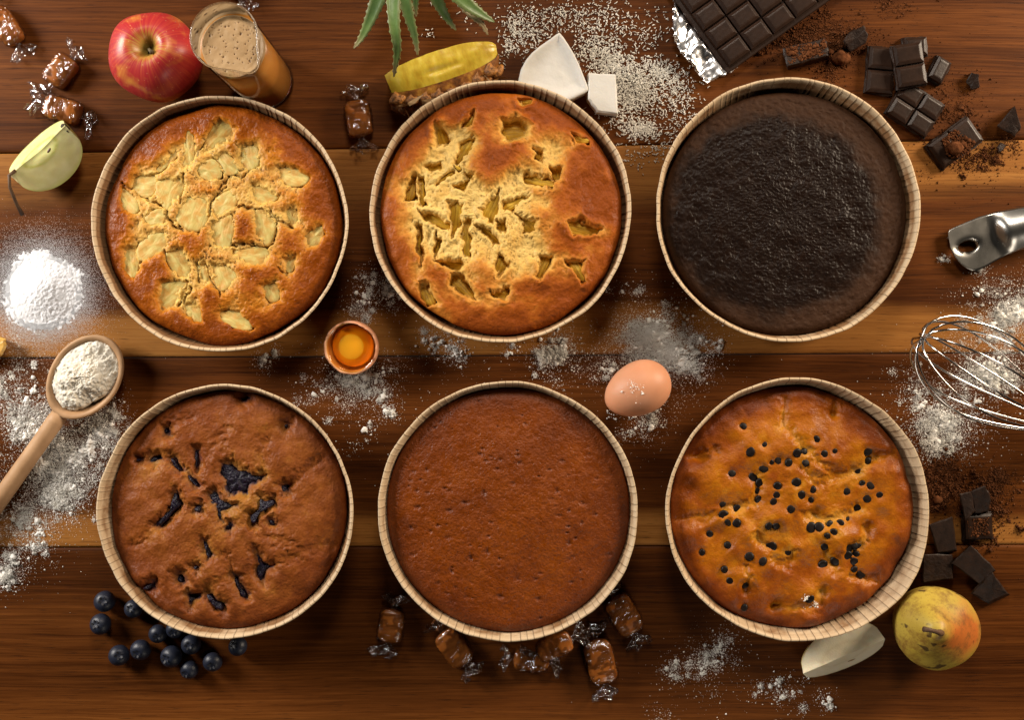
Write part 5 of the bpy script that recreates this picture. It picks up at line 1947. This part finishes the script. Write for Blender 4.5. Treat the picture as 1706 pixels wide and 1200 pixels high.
def scatter(spots, rs):
    """spots: x, y, spread in px (or pair), number; clumped round sub-centres"""
    out = []
    for sp in spots:
        x, y, r, n = sp[:4]
        rx, ry = (r, r) if np.isscalar(r) else r
        ncl = max(2, int(n / 90))
        cc = rs.normal(0, .62, (ncl, 2))
        w = rs.exponential(1, ncl)
        ch = rs.choice(ncl, n, p=w / w.sum())
        sp_ = rs.uniform(.04, .30, ncl)
        p = cc[ch] + rs.normal(0, 1, (n, 2)) * sp_[ch][:, None]
        far = rs.random(n) < .16
        p[far] = rs.normal(0, 1.0, (far.sum(), 2))
        p = p * np.array([rx, ry]) + np.array([x, y])
        out.append(p)
    return np.concatenate(out)


TET_V = np.array([(1, 0, -.5), (-.6, .85, -.5), (-.6, -.85, -.5), (0, 0, .9)], float)
TET_F = np.array([(0, 1, 3), (1, 2, 3), (2, 0, 3), (0, 2, 1)])
OCT_V = np.array([(1, 0, 0), (-1, 0, 0), (0, 1, 0), (0, -1, 0), (0, 0, 1), (0, 0, -1)], float)
OCT_F = np.array([(0, 2, 4), (2, 1, 4), (1, 3, 4), (3, 0, 4), (2, 0, 5), (1, 2, 5), (3, 1, 5), (0, 3, 5)])


def grains(name, label, cat, XY, R, mat, rs, zfun=None, squash=.75, tet=False):
    ok = clear_of_moulds(XY)
    XY, R = XY[ok], R[ok]
    if zfun is None:
        cell = np.floor(XY / .0016).astype(np.int64)
        _, inv, cnt = np.unique(cell, axis=0, return_inverse=True, return_counts=True)
        pile = np.clip((cnt[inv.reshape(-1)] - 5) * .00008, 0, .0028) * rs.random(len(XY))
        zfun = lambda q: pile
    n = len(XY)
    a = rs.uniform(0, 2 * PI, n)
    sc = rs.uniform(.65, 1.35, (n, 3)) * R[:, None]
    sc[:, 2] *= squash
    BV, BF = (TET_V, TET_F) if tet else (OCT_V, OCT_F)
    v = BV[None] * sc[:, None, :]
    v = v + rs.uniform(-.25, .25, v.shape) * R[:, None, None]
    ca, sa = np.cos(a)[:, None], np.sin(a)[:, None]
    x = v[..., 0] * ca - v[..., 1] * sa + XY[:, 0, None]
    y = v[..., 0] * sa + v[..., 1] * ca + XY[:, 1, None]
    z0 = (R * .45) if zfun is None else zfun(XY) + R * .45
    z = v[..., 2] + z0[:, None]
    V = np.stack([x, y, z], -1).reshape(-1, 3)
    F = (BF[None] + len(BV) * np.arange(n)[:, None, None]).reshape(-1, 3)
    o = mesh(name, V, F, mat, None, smooth=False)
    o["kind"] = "stuff"
    o["label"] = label
    o["category"] = cat
    return o


rs = np.random.default_rng(77)
FL_LEFT = [(40, 690, 42, 3600), (8, 640, 22, 700), (62, 722, 40, 2600), (128, 758, 42, 4200), (165, 705, 26, 2000), (98, 800, 44, 5200), (101, 833, 22, 2600), (40, 862, 20, 1100), (22, 925, 14, 700), (8, 962, 16, 1700), (55, 895, 26, 900),
           (190, 690, 20, 700), (70, 760, 90, 2600), (30, 645, 60, 900), (30, 900, 45, 900), (175, 740, 30, 900)]
FL_MID = [(592, 632, (36, 22), 2300), (640, 660, (14, 16), 700), (652, 688, 8, 500), (612, 716, 10, 240), (622, 470, 20, 600), (606, 503, 20, 800), (652, 492, 20, 700), (595, 640, 70, 1300), (440, 601, 12, 420), (458, 586, 8, 180), (535, 645, 24, 320),
          (722, 574, 14, 420), (748, 580, 18, 520), (772, 590, 8, 200), (852, 580, 12, 220), (740, 580, 50, 420), (921, 591, (20, 14), 1900), (907, 600, 12, 800), (938, 577, 14, 800), (925, 595, 50, 700),
          (1086, 558, (42, 26), 5600), (1108, 585, (40, 24), 4200), (1070, 583, 26, 1600), (1150, 570, 22, 900), (1010, 611, 14, 600), (1140, 603, (32, 24), 2500), (1195, 574, 12, 260), (1090, 580, 80, 1500), (1086, 712, 22, 420), (1090, 690, 18, 300), (1120, 535, 30, 500), (1060, 700, 40, 260), (1040, 480, 14, 200)]
FL_RIGHT = [(1690, 520, 34, 3800), (1662, 545, 24, 1600), (1645, 628, (40, 30), 2800), (1655, 628, 14, 1100), (1560, 705, (36, 30), 3000), (1556, 742, 22, 1500), (1590, 722, 26, 1000), (1572, 431, 5, 260), (1627, 447, 7, 420), (1600, 690, 65, 1500), (1660, 590, 60, 1200), (1530, 650, 35, 900), (1640, 480, 34, 320)]
FL_LOW = [(1122, 1118, 16, 520), (1190, 1082, 24, 500), (1160, 1112, 18, 420), (1190, 1100, 34, 500), (1297, 1141, 11, 320), (1300, 1160, 8, 260), (1265, 1152, 14, 160), (1376, 1169, 11, 320), (1330, 1160, 34, 200), (1180, 1170, 70, 160)]


def flour_patch(spots, label):
    P = scatter([(a, b, r, int(c * 2.3)) for a, b, r, c in spots], rs)
    n = len(P)
    XY = np.stack([(P[:, 0] - 853) * S, (600 - P[:, 1]) * S], 1)
    R = .00014 + .00015 * rs.exponential(1, n)
    R = np.minimum(R, .0010)
    big = rs.random(n) < .004
    R[big] = rs.uniform(.0005, .0012, big.sum())
    # soft crumbs of flour at the hearts of the patches
    Q = scatter([(a, b, np.multiply(r, .62), max(5, int(c * .075))) for a, b, r, c in spots], rs)
    Q = np.stack([(Q[:, 0] - 853) * S, (600 - Q[:, 1]) * S], 1)
    Q = Q[clear_of_moulds(Q)]
    Rq = np.minimum(.00026 + .00038 * rs.exponential(1, len(Q)), .0026)
    bv, bf = ball(4, 6)
    Vq, Fq = [], []
    for i, (c, r_) in enumerate(zip(Q, Rq)):
        o_ = rs.uniform(0, 90, 3)
        w_ = bv * (1 + .55 * vn(bv[:, 0] * 1.7 + o_[0], bv[:, 1] * 1.7 + o_[1], bv[:, 2] * 1.7 + o_[2]))[:, None] * r_
        w_[:, 2] = w_[:, 2] * .6 + r_ * .3
        w_[:, :2] += c
        Vq.append(w_)
        Fq += [[j + i * len(bv) for j in f] for f in bf]
    lump_o = mesh("flour_crumbs", np.concatenate(Vq), Fq, M['flour'], None)
    lump_o["kind"] = "stuff"
    lump_o["label"] = "soft crumbs in the " + label
    lump_o["category"] = "flour"
    return grains("spilled_flour", label, "flour", XY, R, M['flour'], rs, tet=True)


flour_patch(FL_LEFT, "white flour spilled around the wooden spoon")
flour_patch(FL_MID, "white flour dusted between the cakes around the egg and the eggshell")
flour_patch(FL_RIGHT, "white flour spilled under the whisk")
flour_patch(FL_LOW, "faint specks of flour on the wood below the chocolate chip cake")


# low drifts of flour where it lies thickest
def drift(px, py, rx, ry, h, label, seed, deg=0):
    nr, nt = 26, 64
    rr, tt = np.meshgrid(np.linspace(0, 1, nr), np.linspace(0, 2 * PI, nt, endpoint=False), indexing='ij')
    e = 1 + .42 * vn(np.cos(tt) * 2.2 + seed, np.sin(tt) * 2.2, seed=seed) + .22 * vn(np.cos(tt) * 6, np.sin(tt) * 6, seed=seed + 1)
    X, Y = rr * e * rx * S * np.cos(tt), rr * e * ry * S * np.sin(tt)
    Z = h * (1 - rr ** 1.6) * (.55 + .75 * np.abs(fbm(X * 220 + seed, Y * 220, seed=seed, octv=3))) + .0010 * vn(X * 800, Y * 800, seed=seed + 4) * (1 - rr) - .0004
    c = W(px, py, 0)
    o = mesh("flour_clump", np.stack([X, Y, Z], -1).reshape(-1, 3), grid_faces(nr, nt, wrap_v=True), M['flour'], None)
    o.location = (c.x, c.y, 0)
    o.rotation_euler = (0, 0, math.radians(deg))
    tag(o, label, "flour")


drift(96, 822, 17, 13, .0034, "thick flour clump below the wooden spoon's handle, beside the blueberry cake's mould", 3)
drift(68, 775, 15, 12, .003, "flour clump tucked under the wooden spoon's handle", 4)
drift(150, 752, 14, 10, .003, "flour clump between the spoon's bowl and the blueberry cake's mould", 5)
drift(1092, 560, 26, 13, .003, "thick drift of flour just behind the whole egg", 6, 20)
drift(1132, 600, 14, 9, .002, "thin flour clump at the right end of the egg", 7)
drift(916, 596, 10, 8, .0025, "flour clump below the pineapple cake's mould", 8)
drift(1694, 522, 14, 13, .003, "flour clump at the right edge above the whisk", 9)
drift(1655, 625, 9, 9, .004, "flour lump lying inside the whisk's wires", 10)
drift(1556, 722, 9, 13, .0028, "flour lump between the whisk and the chip cake's mould", 11)
drift(4, 962, 11, 14, .003, "flour clump cut by the left edge near the bottom", 12)
drift(653, 688, 5, 4, .0024, "small flour lump right of the cracked egg", 13)

# flour specks on the egg and on the chip cake
def egg_top(XY):
    c = np.array(W(1062, 649, .024))[:2]
    d = XY - c
    a = math.radians(27)
    lx, ly = d[:, 0] * math.cos(a) + d[:, 1] * math.sin(a), -d[:, 0] * math.sin(a) + d[:, 1] * math.cos(a)
    k_ = np.clip(1 - (lx / .0305) ** 2 - (ly / .0235) ** 2, 0, 1)
    return .0236 + .0235 * np.sqrt(k_)


P = scatter([(1036, 652, 3, 30), (1077, 648, 8, 60), (1090, 625, 10, 40), (1060, 650, 26, 90)], rs)
XY = wn(P, .043)
c = np.array(W(1062, 649, .024))[:2]
XY = XY[np.linalg.norm(XY - c, axis=1) < .019]
grains("flour_specks", "specks of flour on top of the whole egg", "flour", XY, .00015 + .00016 * rs.exponential(1, len(XY)), M['flour'], rs, zfun=egg_top)


def chip_top(XY):
    k_ = CHIP_CAKE
    u = 853 + XY[:, 0] / (S * (1 - ZC))
    v = 600 - XY[:, 1] / (S * (1 - ZC))
    return np.array([k_.top(a, b) for a, b in zip(u, v)])


P = scatter([(1342, 997, 3.5, 150), (1348, 1012, 9, 70)], rs)
_mc, MOULD_C = MOULD_C, []
grains("flour_specks", "little dab of flour on the chocolate chip cake", "flour", wn(P, ZC), .00016 + .00018 * rs.exponential(1, len(P)), M['flour'], rs, zfun=chip_top)
MOULD_C = _mc

# sugar grains on and round the mound
SUGAR_C = np.array(W(62, 486, .01))[:2]


def sugar_top(XY):
    d_ = np.linalg.norm(XY - SUGAR_C, axis=1) / .0385
    return np.maximum((.0105 * np.exp(-(d_ * .0385 / .0235) ** 2) - .0010), 0)


ns_ = 52000
a_ = rs.uniform(0, 2 * PI, ns_)
q_ = .0300 + .0150 * np.abs(rs.normal(0, 1, ns_))
q_ = q_ * (1 + .07 * vn(np.cos(a_) * 2, np.sin(a_) * 2, seed=4))
XY = SUGAR_C + np.stack([q_ * np.cos(a_), q_ * np.sin(a_)], 1)
grains("scattered_sugar", "fine sugar grains scattered over and round the sugar mound", "sugar", XY, rs.uniform(.00014, .00030, len(XY)), M['sugar'], rs, zfun=sugar_top, tet=True)

# cocoa powder
P = scatter([(1335, 70, (46, 26), 5200), (1400, 95, 16, 1500), (1405, 62, (40, 26), 2400), (1255, 78, (30, 16), 900), (1350, 55, 80, 2400), (1590, 205, 30, 1300), (1622, 262, (36, 26), 2600), (1600, 220, 70, 1500), (1660, 250, 30, 400), (1602, 178, 4, 160), (1470, 40, 60, 500)], rs)
XY = np.stack([(P[:, 0] - 853) * S, (600 - P[:, 1]) * S], 1)
R = np.minimum(.00020 + .00028 * rs.exponential(1, len(P)), .0018)
grains("cocoa_powder", "reddish-brown cocoa powder spilled around the broken chocolate by the chocolate cake", "cocoa", XY, R, M["cocoa"], rs, tet=True)
P = scatter([(1572, 800, (26, 30), 7600), (1565, 830, 18, 2600), (1648, 812, (24, 18), 3200), (1640, 850, 30, 2400), (1675, 862, 6, 300), (1698, 880, 6, 420), (1660, 890, 22, 500), (1600, 830, 60, 1800)], rs)
XY = np.stack([(P[:, 0] - 853) * S, (600 - P[:, 1]) * S], 1)
R = np.minimum(.00020 + .00028 * rs.exponential(1, len(P)), .0018)
grains("cocoa_powder", "cocoa powder spilled between the chip cake's mould and the lower chocolate shards", "cocoa", XY, R, M["cocoa"], rs, tet=True)


def cocoa_on(poly, z, n, label, fill=.9):
    poly = np.array(poly, float)
    lo, hi = poly.min(0), poly.max(0)
    P = rs.uniform(lo, hi, (n * 3, 2))
    sd = poly_sd(P[:, 0], P[:, 1], poly)
    k_ = fbm(P[:, 0] / 12, P[:, 1] / 12, seed=5) + .4
    P = P[(sd < -1) & (rs.random(len(P)) < np.clip(k_ * fill + .25, 0, 1))][:n]
    R = np.minimum(.00022 + .00024 * rs.exponential(1, len(P)), .0022)
    big = rs.random(len(P)) < .004
    R[big] = rs.uniform(.0016, .0030, big.sum())
    grains("cocoa_dusting", label, "cocoa", wn(P, z), R, M['cocoa'], rs, zfun=lambda XY: np.full(len(XY), z))


cocoa_on([(1308, 80), (1373, 65), (1378, 90), (1313, 107)], .0168, 2600, "cocoa lying on the long chocolate chunk below the bar")
cocoa_on([(1568, 232), (1590, 215), (1626, 235), (1612, 262), (1590, 275), (1575, 255)], .0088, 1700, "cocoa lying on the two-square chocolate piece near the chocolate cake's rim")
cocoa_on([(1610, 865), (1650, 862), (1650, 895), (1612, 895)], .0074, 420, "cocoa lying on the square chocolate piece by the chip cake", fill=.3)

# crumbs of pressed cocoa
for i, (x, y, r, lab) in enumerate([(1401, 95, 14, "round lump of pressed cocoa beside the long chocolate chunk"), (1384, 86, 6, "small cocoa lump touching the long chunk's right end"), (1602, 179, 4.5, "dark cocoa crumb right of the four-square chocolate piece"),
                                    (1592, 246, 13, "cocoa lump lying on the cocoa-dusted chocolate piece"), (1563, 833, 8, "cocoa lump beside the chip cake's mould")]):
    v_, f_ = ball(12, 18)
    v_ = v_ * (1 + .22 * fbm(v_[:, 0] * 2 + i, v_[:, 1] * 2, v_[:, 2] * 2, seed=i, octv=3))[:, None]
    rr = r * S
    z = .0092 if i == 3 else 0
    o = mesh("cocoa_lump", v_ * np.array([rr, rr * .85, rr * .62]), f_, M['cocoa'], None)
    p = W(x, y, z + rr * .5)
    o.location = (p.x, p.y, z + rr * .42)
    tag(o, lab, "cocoa lump")


# grated coconut
def grated_coconut():
    spots = [(1030, 120, (30, 26), 520), (1060, 140, (34, 26), 520), (1010, 95, 26, 260), (985, 80, 26, 200), (1055, 165, (34, 22), 420), (1100, 120, (22, 16), 240), (1065, 215, (26, 12), 330), (1120, 165, 30, 180), (1040, 200, (40, 20), 160),
             (880, 55, 36, 190), (860, 40, 20, 110), (930, 25, (50, 22), 190), (1000, 30, (50, 24), 110), (1075, 60, (40, 34), 90), (850, 75, 14, 60), (1130, 140, 22, 110), (1100, 240, (36, 18), 90), (1060, 265, (34, 16), 40), (1140, 200, 22, 60), (790, 15, 40, 20), (715, 55, 10, 9), (830, 110, 20, 16), (1020, 60, 60, 150)]
    P = []
    for x, y, r, n in spots:
        rx, ry = (r, r) if np.isscalar(r) else r
        n = int(n * 1.35)
        P.append(np.stack([rs.normal(x, rx * .66, n), rs.normal(y, ry * .66, n)], 1))
    P = np.concatenate(P)
    XY = np.stack([(P[:, 0] - 853) * S, (600 - P[:, 1]) * S], 1)
    bar = ((P[:, 0] - 1215) * 29 + (P[:, 1] - 113) * -22.5) / 36.6
    ok = clear_of_moulds(XY) & (bar < -8) & (poly_sd(P[:, 0], P[:, 1], [(1117, -10), (1119, 30), (1121, 62), (1133, 88), (1152, 108), (1164, 128), (1176, 142), (1230, 120), (1230, -10)]) > 2)
    XY, P = XY[ok], P[ok]
    n = len(XY)
    box = np.array([(x, y, z) for z in (-1, 1) for y in (-1, 1) for x in (-1, 0, 1)], float)      # a bent splinter
    F0 = np.array([(0, 1, 7, 6), (1, 2, 8, 7), (3, 9, 10, 4), (4, 10, 11, 5), (6, 7, 10, 9), (7, 8, 11, 10), (0, 3, 4, 1), (1, 4, 5, 2), (0, 6, 9, 3), (2, 5, 11, 8)])
    L = .00035 + .00055 * rs.exponential(1, n).clip(0, 2.4)
    wd = rs.uniform(.00014, .00038, n)
    hh = rs.uniform(.00022, .00042, n)
    v = box[None] * np.stack([L, wd, hh], 1)[:, None, :]
    v[..., 1] += np.where(box[None, :, 0] == 0, 1, 0) * (rs.uniform(-.0005, .0005, n))[:, None]
    v = v * (1 + rs.uniform(-.35, .35, v.shape))
    a, b = rs.uniform(0, 2 * PI, n), rs.normal(0, .35, n)
    x = v[..., 0] * np.cos(b)[:, None] - v[..., 2] * np.sin(b)[:, None]
    z = v[..., 0] * np.sin(b)[:, None] + v[..., 2] * np.cos(b)[:, None]
    y = v[..., 1]
    xx = x * np.cos(a)[:, None] - y * np.sin(a)[:, None] + XY[:, 0, None]
    yy = x * np.sin(a)[:, None] + y * np.cos(a)[:, None] + XY[:, 1, None]
    den = np.exp(-((P[:, 0] - 1045) / 32) ** 2 - ((P[:, 1] - 135) / 30) ** 2)
    zz = z + (.0005 + den * rs.uniform(0, .004, n) + rs.uniform(0, .0004, n))[:, None]
    o = mesh("grated_coconut", np.stack([xx, yy, zz], -1).reshape(-1, 3), (F0[None] + 12 * np.arange(n)[:, None, None]).reshape(-1, 4), simple("grated_coconut", (.62, .58, .50), (.76, .72, .64), rough=.6, bump=0), None, smooth=False)
    o["kind"] = "stuff"
    o["label"] = "white grated coconut scattered between the coconut pieces and the foil"
    o["category"] = "coconut"


grated_coconut()
